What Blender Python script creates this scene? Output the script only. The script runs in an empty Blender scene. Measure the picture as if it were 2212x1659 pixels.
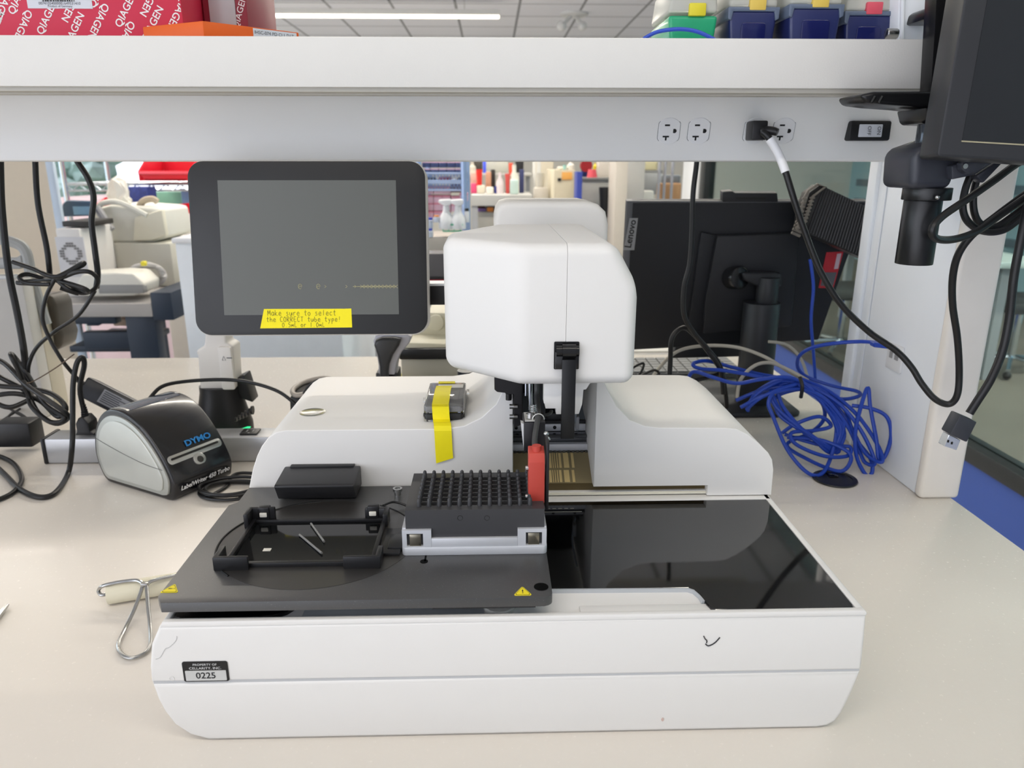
import bpy, bmesh, math, random
from mathutils import Vector, Matrix
random.seed(7)
C = bpy.context.scene.collection
# ---------------------------------------------------------------- camera, world, exposure
F = 1600.0; TH = math.radians(16.5); PS = math.radians(1.6); EYE = 0.47
cf = Vector((math.sin(PS)*math.cos(TH), math.cos(PS)*math.cos(TH), -math.sin(TH)))
cr = Vector((math.cos(PS), -math.sin(PS), 0))
cu = Vector((math.sin(PS)*math.sin(TH), math.cos(PS)*math.sin(TH), math.cos(TH)))
cd = bpy.data.cameras.new('camera'); cam = bpy.data.objects.new('camera', cd); C.objects.link(cam)
cam.matrix_world = Matrix(((cr.x, cu.x, -cf.x, 0), (cr.y, cu.y, -cf.y, 0), (cr.z, cu.z, -cf.z, EYE), (0, 0, 0, 1)))
cd.sensor_width = 36; cd.lens = 36*F/2212; cd.clip_start = .02; cd.clip_end = 200
cd.dof.use_dof = True; cd.dof.focus_distance = .76; cd.dof.aperture_fstop = 9.0
sc = bpy.context.scene; sc.camera = cam
sc.view_settings.view_transform = 'Standard'; sc.view_settings.look = 'None'
sc.view_settings.exposure = -0.15; sc.view_settings.gamma = 1.0; sc.view_settings.use_curve_mapping = False
w = bpy.data.worlds.new('World'); sc.world = w; w.use_nodes = True
bg = w.node_tree.nodes['Background']; bg.inputs[0].default_value = (.87, .90, 1.0, 1)
_n = w.node_tree.nodes; _l = w.node_tree.links; _tc = _n.new('ShaderNodeTexCoord'); _sx = _n.new('ShaderNodeSeparateXYZ'); _mr = _n.new('ShaderNodeMapRange')
_mr.inputs[1].default_value = .15; _mr.inputs[2].default_value = -.8; _mr.inputs[3].default_value = .42; _mr.inputs[4].default_value = 4.0   # sky is brighter on the left, window side
_l.new(_tc.outputs['Generated'], _sx.inputs[0]); _l.new(_sx.outputs['X'], _mr.inputs[0]); _l.new(_mr.outputs[0], bg.inputs[1])

def U(px, py, x=None, y=None, z=None):
    """point of the place seen at photo pixel (px,py) on the plane x=, y= or z="""
    d = cf + cr*((px-1106)/F) + cu*((829.5-py)/F)
    t = x/d.x if x is not None else y/d.y if y is not None else (z-EYE)/d.z
    return Vector((0, 0, EYE)) + d*t
def US(seq, **k): return [U(*p, **k) for p in seq]
def UV(seq):            # (px,py,depth y)
    return [U(p[0], p[1], y=p[2]) for p in seq]

# ---------------------------------------------------------------- materials
def lin(c):
    f = lambda v: v/12.92 if v <= .04045 else ((v+.055)/1.055)**2.4
    return tuple(f(v/255.) for v in c) + (1,)
MATS = {}
def M(name, col=(200, 200, 200), rough=.5, metal=0, coat=0, trans=0, ior=1.45, emit=0, var=.04, scale=30, bump=0, bscale=200, alpha=1, spec=.5, rvar=.05):
    if name in MATS: return MATS[name]
    m = bpy.data.materials.new(name); m.use_nodes = True; N = m.node_tree.nodes; L = m.node_tree.links
    p = N['Principled BSDF']; c = lin(col)
    tc = N.new('ShaderNodeTexCoord'); nz = N.new('ShaderNodeTexNoise'); nz.inputs['Scale'].default_value = scale; nz.inputs['Detail'].default_value = 3
    L.new(tc.outputs['Object'], nz.inputs['Vector'])
    if var and not emit:
        mx = N.new('ShaderNodeMix'); mx.data_type = 'RGBA'
        mx.inputs[6].default_value = tuple(v*(1-var) for v in c[:3])+(1,); mx.inputs[7].default_value = tuple(min(1, v*(1+var)) for v in c[:3])+(1,)
        L.new(nz.outputs['Fac'], mx.inputs[0]); L.new(mx.outputs[2], p.inputs['Base Color'])
    else: p.inputs['Base Color'].default_value = c
    if rvar and rough > .02:
        mr = N.new('ShaderNodeMapRange'); mr.inputs[3].default_value = max(0, rough-rvar); mr.inputs[4].default_value = min(1, rough+rvar)
        L.new(nz.outputs['Fac'], mr.inputs[0]); L.new(mr.outputs[0], p.inputs['Roughness'])
    else: p.inputs['Roughness'].default_value = rough
    p.inputs['Metallic'].default_value = metal; p.inputs['IOR'].default_value = ior; p.inputs['Coat Weight'].default_value = coat; p.inputs['Coat Roughness'].default_value = .08
    p.inputs['Transmission Weight'].default_value = trans; p.inputs['Alpha'].default_value = alpha; p.inputs['Specular IOR Level'].default_value = spec
    if emit: p.inputs['Emission Color'].default_value = c; p.inputs['Emission Strength'].default_value = emit
    if bump:
        b = N.new('ShaderNodeBump'); b.inputs['Strength'].default_value = bump; b.inputs['Distance'].default_value = .001
        n2 = N.new('ShaderNodeTexNoise'); n2.inputs['Scale'].default_value = bscale; L.new(tc.outputs['Object'], n2.inputs['Vector'])
        L.new(n2.outputs['Fac'], b.inputs['Height']); L.new(b.outputs[0], p.inputs['Normal'])
    MATS[name] = m; return m

# ---------------------------------------------------------------- mesh helpers
AX = {'x': (1, 2, 0), 'y': (0, 2, 1), 'z': (0, 1, 2)}
def crom(pts, n=8, closed=False):
    pts = [Vector(p) for p in pts]
    if len(pts) < 3: return pts
    out = []; L = len(pts); R = L if closed else L-1
    for i in range(R):
        g = lambda k: pts[k % L] if closed else pts[max(0, min(L-1, k))]
        a, b, c, d = g(i-1), g(i), g(i+1), g(i+2)
        for j in range(n):
            t = j/n; out.append(.5*((2*b)+(c-a)*t+(2*a-5*b+4*c-d)*t*t+(3*b-a-3*c+d)*t**3))
    if not closed: out.append(pts[-1])
    return out
def rrect(x0, x1, y0, y1, r, n=5):
    out = []
    for cx, cy, a0 in ((x1-r, y1-r, 0), (x0+r, y1-r, 90), (x0+r, y0+r, 180), (x1-r, y0+r, 270)):
        for k in range(n+1):
            a = math.radians(a0+90*k/n); out.append((cx+r*math.cos(a), cy+r*math.sin(a)))
    return out
def circ(cx, cy, r, n=24, ry=None): return [(cx+r*math.cos(2*math.pi*k/n), cy+(ry or r)*math.sin(2*math.pi*k/n)) for k in range(n)]
class MB:
    def __init__(s): s.bm = bmesh.new(); s.mi = 0
    def _fm(s, fs):
        for f in fs: f.material_index = s.mi
    def box(s, x0, x1, y0, y1, z0, z1, bev=0, seg=2):
        t = bmesh.new(); vs = [t.verts.new((x, y, z)) for x in (x0, x1) for y in (y0, y1) for z in (z0, z1)]
        for q in ((0, 1, 3, 2), (4, 6, 7, 5), (0, 4, 5, 1), (2, 3, 7, 6), (0, 2, 6, 4), (1, 5, 7, 3)): t.faces.new([vs[i] for i in q])
        bmesh.ops.recalc_face_normals(t, faces=t.faces)
        if bev: bmesh.ops.bevel(t, geom=list(t.edges), offset=bev, segments=seg, profile=.5, affect='EDGES', clamp_overlap=True)
        s.merge(t); return s
    def merge(s, t, mx=None):
        if mx: bmesh.ops.transform(t, matrix=mx, verts=t.verts)
        mp = {v: s.bm.verts.new(v.co) for v in t.verts}
        for f in t.faces:
            try: nf = s.bm.faces.new([mp[v] for v in f.verts]); nf.material_index = s.mi
            except ValueError: pass
        t.free(); return s
    def prism(s, pts, axis, lo, hi, bev=0, seg=3, edges='all', taper=None):
        a, b, c = AX[axis]; t = bmesh.new(); n = len(pts)
        def mk(p, h):
            v = [0, 0, 0]; v[a] = p[0]; v[b] = p[1]; v[c] = h; return t.verts.new(v)
        lo_v = [mk(p, lo) for p in pts]; q = taper or pts; hi_v = [mk(p, hi) for p in q]
        t.faces.new(lo_v); t.faces.new(hi_v[::-1])
        for i in range(n): t.faces.new((lo_v[i], hi_v[i], hi_v[(i+1) % n], lo_v[(i+1) % n]))
        bmesh.ops.recalc_face_normals(t, faces=t.faces)
        if bev:
            if edges == 'all': es = [e for e in t.edges if e.calc_face_angle(0) > .35]
            else:
                hs = {'lo': [lo], 'hi': [hi], 'caps': [lo, hi]}[edges]
                es = [e for e in t.edges if any(abs(e.verts[0].co[c]-h) < 1e-7 and abs(e.verts[1].co[c]-h) < 1e-7 for h in hs)]
            bmesh.ops.bevel(t, geom=es, offset=bev, segments=seg, profile=.5, affect='EDGES', clamp_overlap=True)
        s.merge(t); return s
    def tube(s, pts, r, seg=10, smooth=8, closed=False, taper=None):
        P = crom(pts, smooth, closed) if smooth else [Vector(p) for p in pts]
        if not closed:
            Q = [P[0]]
            for p in P[1:]:
                if (p-Q[-1]).length > 1e-6: Q.append(p)
            P = Q
        n = len(P); t = bmesh.new(); rings = []; prev = None
        for i, p in enumerate(P):
            d = (P[(i+1) % n]-P[i-1]) if (closed or 0 < i < n-1) else (P[1]-P[0] if i == 0 else P[-1]-P[-2])
            d.normalize()
            if prev is None:
                up = Vector((0, 0, 1)) if abs(d.z) < .9 else Vector((1, 0, 0)); prev = d.cross(up).normalized()
            prev = (prev-d*prev.dot(d)).normalized(); bi = d.cross(prev); rr = r if not taper else r*taper(i/(n-1))
            rings.append([t.verts.new(p+(prev*math.cos(2*math.pi*k/seg)+bi*math.sin(2*math.pi*k/seg))*rr) for k in range(seg)])
        for i in range(n if closed else n-1):
            A, B = rings[i], rings[(i+1) % n]
            for k in range(seg): t.faces.new((A[k], A[(k+1) % seg], B[(k+1) % seg], B[k]))
        if not closed: t.faces.new(rings[0][::-1]); t.faces.new(rings[-1])
        bmesh.ops.recalc_face_normals(t, faces=t.faces); s.merge(t); return s
    def cyl(s, p0, p1, r, r1=None, seg=24, bev=0):
        p0 = Vector(p0); p1 = Vector(p1); d = p1-p0; t = bmesh.new()
        bmesh.ops.create_cone(t, cap_ends=True, segments=seg, radius1=r, radius2=r if r1 is None else r1, depth=d.length)
        if bev: bmesh.ops.bevel(t, geom=[e for e in t.edges if e.calc_face_angle(0) > .8], offset=bev, segments=2, profile=.5, affect='EDGES')
        mx = Matrix.Translation((p0+p1)/2) @ d.to_track_quat('Z', 'Y').to_matrix().to_4x4()
        s.merge(t, mx); return s
    def lathe(s, prof, c=(0, 0, 0), seg=28, sx=1, sy=1, mx=None):
        t = bmesh.new(); rings = []
        for r, z in prof:
            rings.append([t.verts.new((r*sx*math.cos(2*math.pi*k/seg)+c[0], r*sy*math.sin(2*math.pi*k/seg)+c[1], z+c[2])) for k in range(seg)])
        for A, B in zip(rings, rings[1:]):
            for k in range(seg): t.faces.new((A[k], A[(k+1) % seg], B[(k+1) % seg], B[k]))
        t.faces.new(rings[0][::-1]); t.faces.new(rings[-1]); bmesh.ops.recalc_face_normals(t, faces=t.faces); s.merge(t, mx); return s
    def ball(s, c, r, sx=1, sy=1, sz=1, sub=2):
        t = bmesh.new(); bmesh.ops.create_icosphere(t, subdivisions=sub, radius=r)
        s.merge(t, Matrix.Translation(c) @ Matrix.Diagonal((sx, sy, sz, 1))); return s
    def quad(s, *p):
        s.bm.faces.new([s.bm.verts.new(v) for v in p]).material_index = s.mi; return s
    def rot(s, ang, axis, about=(0, 0, 0)):
        bmesh.ops.rotate(s.bm, verts=s.bm.verts, cent=about, matrix=Matrix.Rotation(ang, 3, axis)); return s
    def move(s, v): bmesh.ops.translate(s.bm, verts=s.bm.verts, vec=v); return s
    def xf(s, mx): bmesh.ops.transform(s.bm, matrix=mx, verts=s.bm.verts); return s
    def bevel(s, wd, seg=2, ang=.5):
        bmesh.ops.remove_doubles(s.bm, verts=s.bm.verts, dist=1e-6)
        bmesh.ops.bevel(s.bm, geom=[e for e in s.bm.edges if len(e.link_faces) == 2 and e.calc_face_angle(0) > ang], offset=wd, segments=seg, profile=.5, affect='EDGES', clamp_overlap=True); return s
    def build(s, name, mats, parent=None, label=None, cat=None, group=None, kind=None, smooth=True, sharp=35):
        if not isinstance(mats, (list, tuple)): mats = [mats]
        me = bpy.data.meshes.new(name); o = bpy.data.objects.new(name, me); C.objects.link(o)
        if parent is None:
            vs = [v.co for v in s.bm.verts]
            org = Vector(((min(v.x for v in vs)+max(v.x for v in vs))/2, (min(v.y for v in vs)+max(v.y for v in vs))/2, min(v.z for v in vs)))
            o.location = org
        else:
            org = Vector((0, 0, 0)); q = parent
            while q: org += q.location; q = q.parent
            o.parent = parent
        bmesh.ops.translate(s.bm, verts=s.bm.verts, vec=-org)
        s.bm.normal_update(); s.bm.to_mesh(me); s.bm.free()
        for m in mats: me.materials.append(m)
        if smooth:
            me.shade_smooth()
            try: me.set_sharp_from_angle(angle=math.radians(sharp))
            except Exception: pass
        tag(o, label, cat, group, kind); return o
def tag(o, label=None, cat=None, group=None, kind=None):
    if label: o['label'] = label
    if cat: o['category'] = cat
    if group: o['group'] = group
    if kind: o['kind'] = kind
    return o
def thing(name, loc, label, cat, group=None):
    o = bpy.data.objects.new(name, None); C.objects.link(o); o.location = loc; o.empty_display_size = .02
    return tag(o, label, cat, group)
def copy_tree(o, parent=None, label=None, loc=None, rz=None):
    c = o.copy(); C.objects.link(c)
    if parent: c.parent = parent
    for ch in [q for q in C.objects if q.parent == o]: copy_tree(ch, c)
    if label: c['label'] = label
    if loc is not None: c.location = loc
    if rz is not None: c.rotation_euler.z = rz
    return c
def text_bm(s, size, shear=0, ax='CENTER', bold=0, sx=1.0):
    cu_ = bpy.data.curves.new('txt', 'FONT'); cu_.body = s; cu_.size = size; cu_.align_x = ax; cu_.align_y = 'CENTER'; cu_.shear = shear; cu_.offset = bold; cu_.resolution_u = 3
    o = bpy.data.objects.new('txt', cu_); C.objects.link(o); bpy.context.view_layer.update()
    dg = bpy.context.evaluated_depsgraph_get(); me = bpy.data.meshes.new_from_object(o.evaluated_get(dg))
    b = bmesh.new(); b.from_mesh(me); bpy.data.objects.remove(o); bpy.data.curves.remove(cu_); bpy.data.meshes.remove(me)
    if sx != 1: bmesh.ops.scale(b, vec=(sx, 1, 1), verts=b.verts)
    return b
def frame(o, xd, yd):
    xd = Vector(xd).normalized(); yd = Vector(yd); yd = (yd-xd*yd.dot(xd)).normalized(); n = xd.cross(yd)
    return Matrix(((xd.x, yd.x, n.x, o[0]), (xd.y, yd.y, n.y, o[1]), (xd.z, yd.z, n.z, o[2]), (0, 0, 0, 1)))
def text(mb, s, size, o, xd=(1, 0, 0), yd=(0, 0, 1), **k):
    mb.merge(text_bm(s, size, **k), frame(o, xd, yd)); return mb
# ---------------------------------------------------------------- shared materials
white = M('device_white_paint', (232, 230, 226), .5, var=.01)
whitein = M('device_inner_white', (205, 206, 205), .45, var=.02)
blk = M('black_plastic', (26, 26, 28), .42, var=.1)
blkm = M('black_anodised_metal', (30, 30, 33), .33, var=.12, scale=60)
blkg = M('black_gloss', (12, 12, 14), .08, var=.1, rvar=.02)
steel = M('brushed_steel', (190, 190, 188), .25, metal=1, var=.05)
alu = M('anodised_aluminium', (214, 216, 220), .45, metal=.35, var=.03, scale=90)
cable = M('black_cable_rubber', (22, 22, 23), .4, var=.1)
yellow = M('yellow_tape', (252, 234, 16), .6, var=.06, scale=80)
ink = M('black_ink', (25, 25, 30), .6)
wtext = M('white_print', (235, 235, 235), .5)
clear = M('clear_plastic', (250, 250, 250), .05, trans=1, ior=1.25, var=0, rvar=0)
bench_m = M('bench_laminate', (226, 219, 209), .27, coat=.05, var=.012, scale=260, rvar=.01)
shelf_m = M('white_powder_coat', (232, 230, 225), .45, var=.015, bump=.15, bscale=500)
race_m = M('raceway_light_grey', (236, 236, 235), .42, var=.01)

# ---------------------------------------------------------------- room shell
FZ, CZ = -.92, 1.93
def struct(mb, name, m, **k): return mb.build(name, m, kind='structure', **k)
floor_m = M('floor_vinyl', (190, 188, 184), .35, var=.08, scale=3)
struct(MB().box(-7, 1.7, -2.2, 12, FZ-.1, FZ), 'floor', floor_m)
struct(MB().box(1.9, 9, -2.2, 12, FZ-.1, FZ), 'floor.001', M('office_carpet', (128, 122, 112), .9, var=.25, scale=2))
# ceiling: tile grid is part of the surface
cm = M('ceiling_tile', (235, 235, 242), .9, var=.02)
N = cm.node_tree.nodes; L = cm.node_tree.links; p = N['Principled BSDF']
tc = N.new('ShaderNodeTexCoord'); br = N.new('ShaderNodeTexBrick'); br.offset = 0; br.squash = 1
br.inputs['Scale'].default_value = 1; br.inputs['Brick Width'].default_value = .61; br.inputs['Row Height'].default_value = .61; br.inputs['Mortar Size'].default_value = .013
br.inputs['Color1'].default_value = lin((242, 242, 249)); br.inputs['Color2'].default_value = lin((236, 236, 244)); br.inputs['Mortar'].default_value = lin((150, 150, 156))
mp = N.new('ShaderNodeMapping'); mp.inputs['Location'].default_value = (.1, .2, 0); L.new(tc.outputs['Object'], mp.inputs[0])
L.new(mp.outputs[0], br.inputs['Vector']); L.new(br.outputs['Color'], p.inputs['Base Color'])
struct(MB().box(-7, 9, -2.2, 12, CZ, CZ+.1), 'ceiling', cm)
wallm = M('wall_paint', (214, 210, 200), .8, var=.02)
# back wall with a wide window on the left
b = MB(); b.box(-7, -3.2, 11.8, 12, FZ, -.25); b.box(-3.2, 9, 11.8, 12, FZ, CZ); b.box(-7, -3.2, 11.8, 12, 1.5, CZ); struct(b, 'wall_back', wallm)
b = MB(); b.box(-7.2, -7, -2.2, 12, FZ, -.35); b.box(-7.2, -7, -2.2, 12, 1.8, CZ); struct(b, 'wall_left', wallm)
struct(MB().box(-7.05, -7.03, -2.2, 12, -.35, 1.8), 'window_1', M('window_glass', (240, 250, 250), .02, trans=1, ior=1.02, var=0, rvar=0))
b = MB()
for y in (-.5, 1.5, 3.5, 5.5, 7.5, 9.5, 11.5): b.box(-7.1, -6.98, y-.03, y+.03, -.35, 1.8)
struct(b, 'trim_1', M('window_mullion', (220, 225, 228), .4))

def light(name, loc, sx, sy, power, col=(1, .93, .82), rot=(0, 0, 0), parent=None):
    ld = bpy.data.lights.new(name, 'AREA'); ld.shape = 'RECTANGLE'; ld.size = sx; ld.size_y = sy; ld.energy = power; ld.color = col
    o = bpy.data.objects.new(name, ld); C.objects.link(o); o.location = loc; o.rotation_euler = rot; o.parent = parent; return o
lampm = M('lamp_diffuser', (255, 246, 225), .5, emit=3.2, var=0, rvar=0)
def ceiling_lamp(x, y, ln, label, z=1.78, power=32):
    t = thing('linear_pendant_lamp', (x, y, z), label, 'ceiling light', 'linear pendant lamps')
    MB().box(x-ln/2, x+ln/2, y-.045, y+.045, z+.02, z+.07, .008).build('housing', M('lamp_housing', (230, 230, 228), .4), t)
    MB().box(x-ln/2+.005, x+ln/2-.005, y-.04, y+.04, z-.0, z+.02, .008).build('diffuser', lampm, t)
    for s in (-.4, .4): MB().cyl((x+s*ln, y, z+.07), (x+s*ln, y, CZ), .003, seg=8).build('suspension_cable', steel, t)
    light('lamp_light', (0, 0, -.01), ln, .08, power, parent=t)
ceiling_lamp(-1.55, 7.6, 3.3, 'lit linear ceiling lamp seen above the shelf, nearest the pink carton', power=110)
ceiling_lamp(2.0+.05, 9.8, .34, 'small lit lamp end just left of the green tip box', power=15)
for i, y in enumerate((-.25, 3.1, 5.2)):
    ceiling_lamp(.2, y, 3.3, ['linear ceiling lamp over the front of the bench', 'linear ceiling lamp over the aisle behind the bench', 'linear ceiling lamp above the far equipment'][i], power=[19, 58, 58][i])
ceiling_lamp(-3.6, 3.6, 3.0, 'linear ceiling lamp above the instrument trolley on the left', power=90)
ceiling_lamp(5.2, 4.0, 3.0, 'added unseen ceiling lamp brightening the glazed room on the right', power=110)  # added lamp out of view, brightens the room behind the glass
ceiling_lamp(3.9, 1.2, 3.0, 'nearer unseen ceiling lamp added to brighten the glazed room', power=90)  # second added lamp, also unseen, lifts the near end of that room
# sensor cluster on the ceiling
sp = U(1240, 40, z=CZ-.05)
t = thing('ceiling_sensor', (sp.x, sp.y, CZ), 'small white sensor cluster on ceiling, between the lamp and green tip box', 'sensor')
b = MB(); b.lathe([(.0, 0), (.14, 0), (.14, -.02), (.12, -.03), (0, -.03)], (sp.x, sp.y, CZ)); b.build('base_plate', M('sensor_white', (225, 225, 225), .4), t)
b = MB()
for dx, r in ((-.1, .05), (.06, .045)): b.cyl((sp.x+dx*.3, sp.y, CZ-.03), (sp.x+dx, sp.y-.05, CZ-.1), .02, seg=10); b.ball((sp.x+dx*1.3, sp.y-.07, CZ-.13), r)
b.build('sensor_head', M('sensor_white'), t)

# ---------------------------------------------------------------- lab bench, shelf, upright
XR = .675
t = thing('lab_bench', (-.6, 1.0, FZ), 'long double-sided laboratory bench with glossy light grey worktop', 'bench')
MB().box(-2.2, XR, .12, 1.845, -.032, 0, .003).build('worktop', bench_m, t)
leg = M('bench_leg_grey', (170, 172, 175), .4)
for x in (-2.0, .6):
    for y in (.2, 1.76): MB().box(x-.03, x+.03, y-.03, y+.03, FZ, -.032, .004).build('leg', leg, t)
MB().box(-2.0, .6, .96, 1.0, -.5, -.032).build('modesty_panel', leg, t)
t = thing('bench_shelf', (-.6, 1.05, .55), 'long white metal shelf above the bench, boxes standing on it', 'shelf')
SF, SB, SR = .90, 1.30, .5045
b = MB(); b.box(-2.2, SR, SF, SF+.018, .5535, .606, .0015); b.box(-2.2, SR, SF+.018, SB, .590, .605, .001); b.build('shelf_board', shelf_m, t)
b = MB(); b.prism([(SF+.004, .5535), (SF+.004, .549), (SF+.012, .548), (SF+.012, .5465), (SF+.024, .546), (SF+.024, .56), (SF+.01, .56)], 'x', -2.2, SR-.005, .0006); b.build('lower_lip', M('lip_warm_grey', (190, 186, 176), .4), t)
b = MB(); b.box(-2.2, SR, SF+.024, SB, .556, .562); b.build('underside', shelf_m, t)
# raceway: bowed face between shelf and lower edge
t = thing('service_raceway', (-.6, 1.1, .475), 'light grey power raceway under the shelf with outlets and a switch', 'raceway')
prof = [(1.0155, .5555), (1.018, .545), (1.026, .52), (1.031, .503), (1.031, .476), (1.034, .474), (1.15, .474), (1.15, .5555)]
MB().prism(prof, 'x', -2.2, .6215, .0015, 2).build('raceway_body', race_m, t, sharp=50)
def race_y(z):
    for (ya, za), (yb, zb) in zip(prof[:5], prof[1:5]):
        if zb <= z <= za: return ya+(yb-ya)*(za-z)/(za-zb)
    return 1.031
outw = M('outlet_white', (225, 226, 228), .35)
for cx in (1445, 1509.5, 1630, 1692):
    yy = race_y(.5128); o = U(cx, 283, y=yy); tilt = math.atan2(race_y(.5)-race_y(.525), .025)
    mo = Matrix.Translation((o.x, yy, o.z)) @ Matrix.Rotation(tilt, 4, 'X')
    pl = [(max(-.0142, min(.0142, x)), z) for x, z in circ(0, 0, .0172, 40)]
    ou = MB().prism(pl, 'y', -.0016, .004, .0006, 1, 'lo').xf(mo).build('outlet', outw, t)
    MB().prism([(x*1.045, z*1.045) for x, z in pl], 'y', -.0004, .004).xf(mo).build('outlet_gap', M('outlet_gap_grey', (120, 124, 128), .6), ou)
    slot = M('slot_black', (12, 12, 12), .6); y0, y1 = -.0019, 0
    MB().box(-.0065, .0002, y0, y1, .0066, .0088).xf(mo).build('outlet_slot', slot, ou)
    MB().prism([(-.008, -.0078), (-.008, -.0058), (.0005, -.0058), (.0005, -.0078), (-.0024, -.0078), (-.0024, -.0118), (-.0046, -.0118), (-.0046, -.0078)], 'y', y0, y1).xf(mo).build('outlet_slot', slot, ou)
    MB().prism([(.0052, -.0022), (.0052, .003), (.0075, .0032), (.0095, .002), (.0098, 0), (.0092, -.0014), (.0075, -.0024)], 'y', y0, y1).xf(mo).build('ground_slot', slot, ou)
o = U(1873, 283, y=1.027)
b = MB().prism(rrect(o.x-.0275, o.x+.0275, o.z-.0125, o.z+.0125, .003), 'y', 1.018, 1.04, .0015, 2, 'lo'); sw = b.build('rocker_switch_frame', blk, t)
b = MB().box(o.x-.0155, o.x+.0155, 1.0165, 1.03, o.z-.008, o.z+.008, .001); rk = b.build('rocker', M('rocker_grey', (200, 204, 212), .35), sw)
for s, dx in (('OFF', -.0025), ('ON', .0105)):
    b = MB(); text(b, s, .0068, (o.x+dx, 1.0162, o.z), (0, 0, -1), (1, 0, 0)); b.build('lettering', M('grey_print', (70, 72, 80), .6), t)
# right upright panel
t = thing('bench_upright', (.655, 1.1, 0), 'pale grey end panel standing on the bench, supporting shelf and raceway', 'upright')
upm = M('upright_blue_white', (234, 238, 243), .4, var=.01)
MB().box(.628, .6285+.05, .996, 1.235, 0, .62, .002).build('side_panel', upm, t)
MB().box(.6245, .683, .975, .9935, 0, .60, .006, 3).build('front_post', M('upright_cream', (236, 230, 222), .4), t)
MB().box(.6225, .683, 1.222, 1.252, 0, .60, .004, 3).build('rear_post', upm, t)
MB().box(.6262, .6275, 1.195, 1.203, 0, .474).build('rib', upm, t)
o = U(1935, 770, x=.6275)
pl = MB().box(.6245, .628, o.y-.021, o.y+.021, o.z-.022, o.z+.019, .001).build('data_outlet_plate', outw, t)
b = MB(); b.box(.6235, .6247, o.y-.013, o.y-.003, o.z-.004, o.z+.006); b.box(.6235, .6247, o.y+.004, o.y+.012, o.z-.004, o.z+.006); b.build('data_port', M('port_grey', (150, 150, 150), .5), pl)
# left upright (out of frame except its hardware end)
# grommet
o = U(1803, 1036, z=0)
t = thing('cable_grommet', (o.x, o.y, 0), 'round black cable grommet set in worktop under the blue cable bundle', 'grommet')
MB().lathe([(0, 0), (.031, 0), (.0335, .0012), (.0325, .003), (.026, .0032), (.0255, .002), (0, .002)], (o.x, o.y, 0), 40).build('grommet_cap', M('grommet_black', (28, 28, 30), .35), t)
MB().box(o.x-.006, o.x+.008, o.y+.004, o.y+.02, .002, .0036, .0005).build('cap_flap', blkg, t)

# ---------------------------------------------------------------- the tube handling instrument
D = thing('tube_handling_instrument', (.02, .75, 0), 'large white benchtop tube handling instrument with black glass deck and screen', 'lab instrument')
lo = [(-.2436, .0008), (-.2584, .0062), (-.2700, .0170), (-.2765, .0300), (-.2805, .043), (-.2832, .0594), (.3108, .0584), (.3062, .036), (.3000, .0150), (.2955, .0065), (.2885, .0018), (.279, .0005)]
MB().prism(lo, 'y', .524, .985, .004, 3, 'caps').build('lower_shell', white, D)
up = [(-.2832, .0602), (-.2825, .075), (-.2785, .096), (-.270, .1130), (.3078, .1130), (.3095, .09), (.3108, .0592)]
MB().prism([(x, z) for x, z in up], 'y', .524, .985, .003, 3, 'caps').build('upper_shell', white, D)
MB().box(-.2818, .3094, .5252, .98, .0580, .0612).build('seam_strip', M('seam_grey', (196, 197, 198), .6), D)
# rim: plan ring with notch pocket
def ring(pts, y0, name, m, z0, z1, parent=D, bev=.0012):
    pass
b = MB()
b.prism([(-.2695, .1125), (-.2668, .1175), (.3062, .1175), (.3078, .1155), (.3078, .1125)], 'y', .524, .5295, .001, 2); 
b.prism([(.3005, .1125), (.3005, .1172), (.3058, .1172), (.3078, .1155), (.3078, .1125)], 'y', .5285, .765, .0008, 2)
b.prism([(-.2695, .1125), (-.2668, .1175), (-.2625, .1175), (-.2625, .1125)], 'y', .5285, .76, .0008, 2)
b.box(-.15, .306, .738, .752, .1125, .1172, .0008)
b.build('deck_rim', white, D)
# right-hand and left black glass
gl = [(.1835, .5298), (.1805, .5325), (.1785, .5385), (.1765, .552), (.1740, .5600), (.1690, .5635), (.02, .5655), (.02, .7375), (.3003, .7375), (.3003, .5345), (.2990, .5308), (.2955, .5298)]
glass = M('deck_black_glass', (4, 4, 5), .05, ior=1.75, var=.05, rvar=.02)
# fine dust on the glass
N = glass.node_tree.nodes; L = glass.node_tree.links; p = N['Principled BSDF']
def dusty(m, base, dust, sc_=900, lo_=.66, hi_=.74):
    N = m.node_tree.nodes; L = m.node_tree.links; p = N['Principled BSDF']
    tcn = N.new('ShaderNodeTexCoord'); nn = N.new('ShaderNodeTexNoise'); nn.inputs['Scale'].default_value = sc_; nn.inputs['Detail'].default_value = 2
    r_ = N.new('ShaderNodeMapRange'); r_.inputs[1].default_value = lo_; r_.inputs[2].default_value = hi_; mx = N.new('ShaderNodeMix'); mx.data_type = 'RGBA'
    mx.inputs[6].default_value = lin(base); mx.inputs[7].default_value = lin(dust)
    L.new(tcn.outputs['Object'], nn.inputs['Vector']); L.new(nn.outputs['Fac'], r_.inputs[0]); L.new(r_.outputs[0], mx.inputs[0])
    for l in list(p.inputs['Base Color'].links): L.remove(l)
    L.new(mx.outputs[2], p.inputs['Base Color'])
dusty(glass, (4, 4, 5), (62, 62, 62), 1500, .68, .76)
cv = MB().prism(gl, 'z', .1126, .1168, .0006, 1, 'hi').build('cover_glass', glass, D)
b = MB().prism([(-.2618, .536), (-.259, .5315), (-.252, .5298), (-.192, .5300), (-.180, .5325), (-.171, .5375), (-.166, .545), (-.160, .5655), (-.160, .7375), (-.2618, .7375)], 'z', .1126, .1168, .0006, 1, 'hi'); b.build('cover_glass', glass, D)
MB().box(-.158, .0185, .567, .736, .1126, .1140).build('deck_floor', blkm, D)
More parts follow.
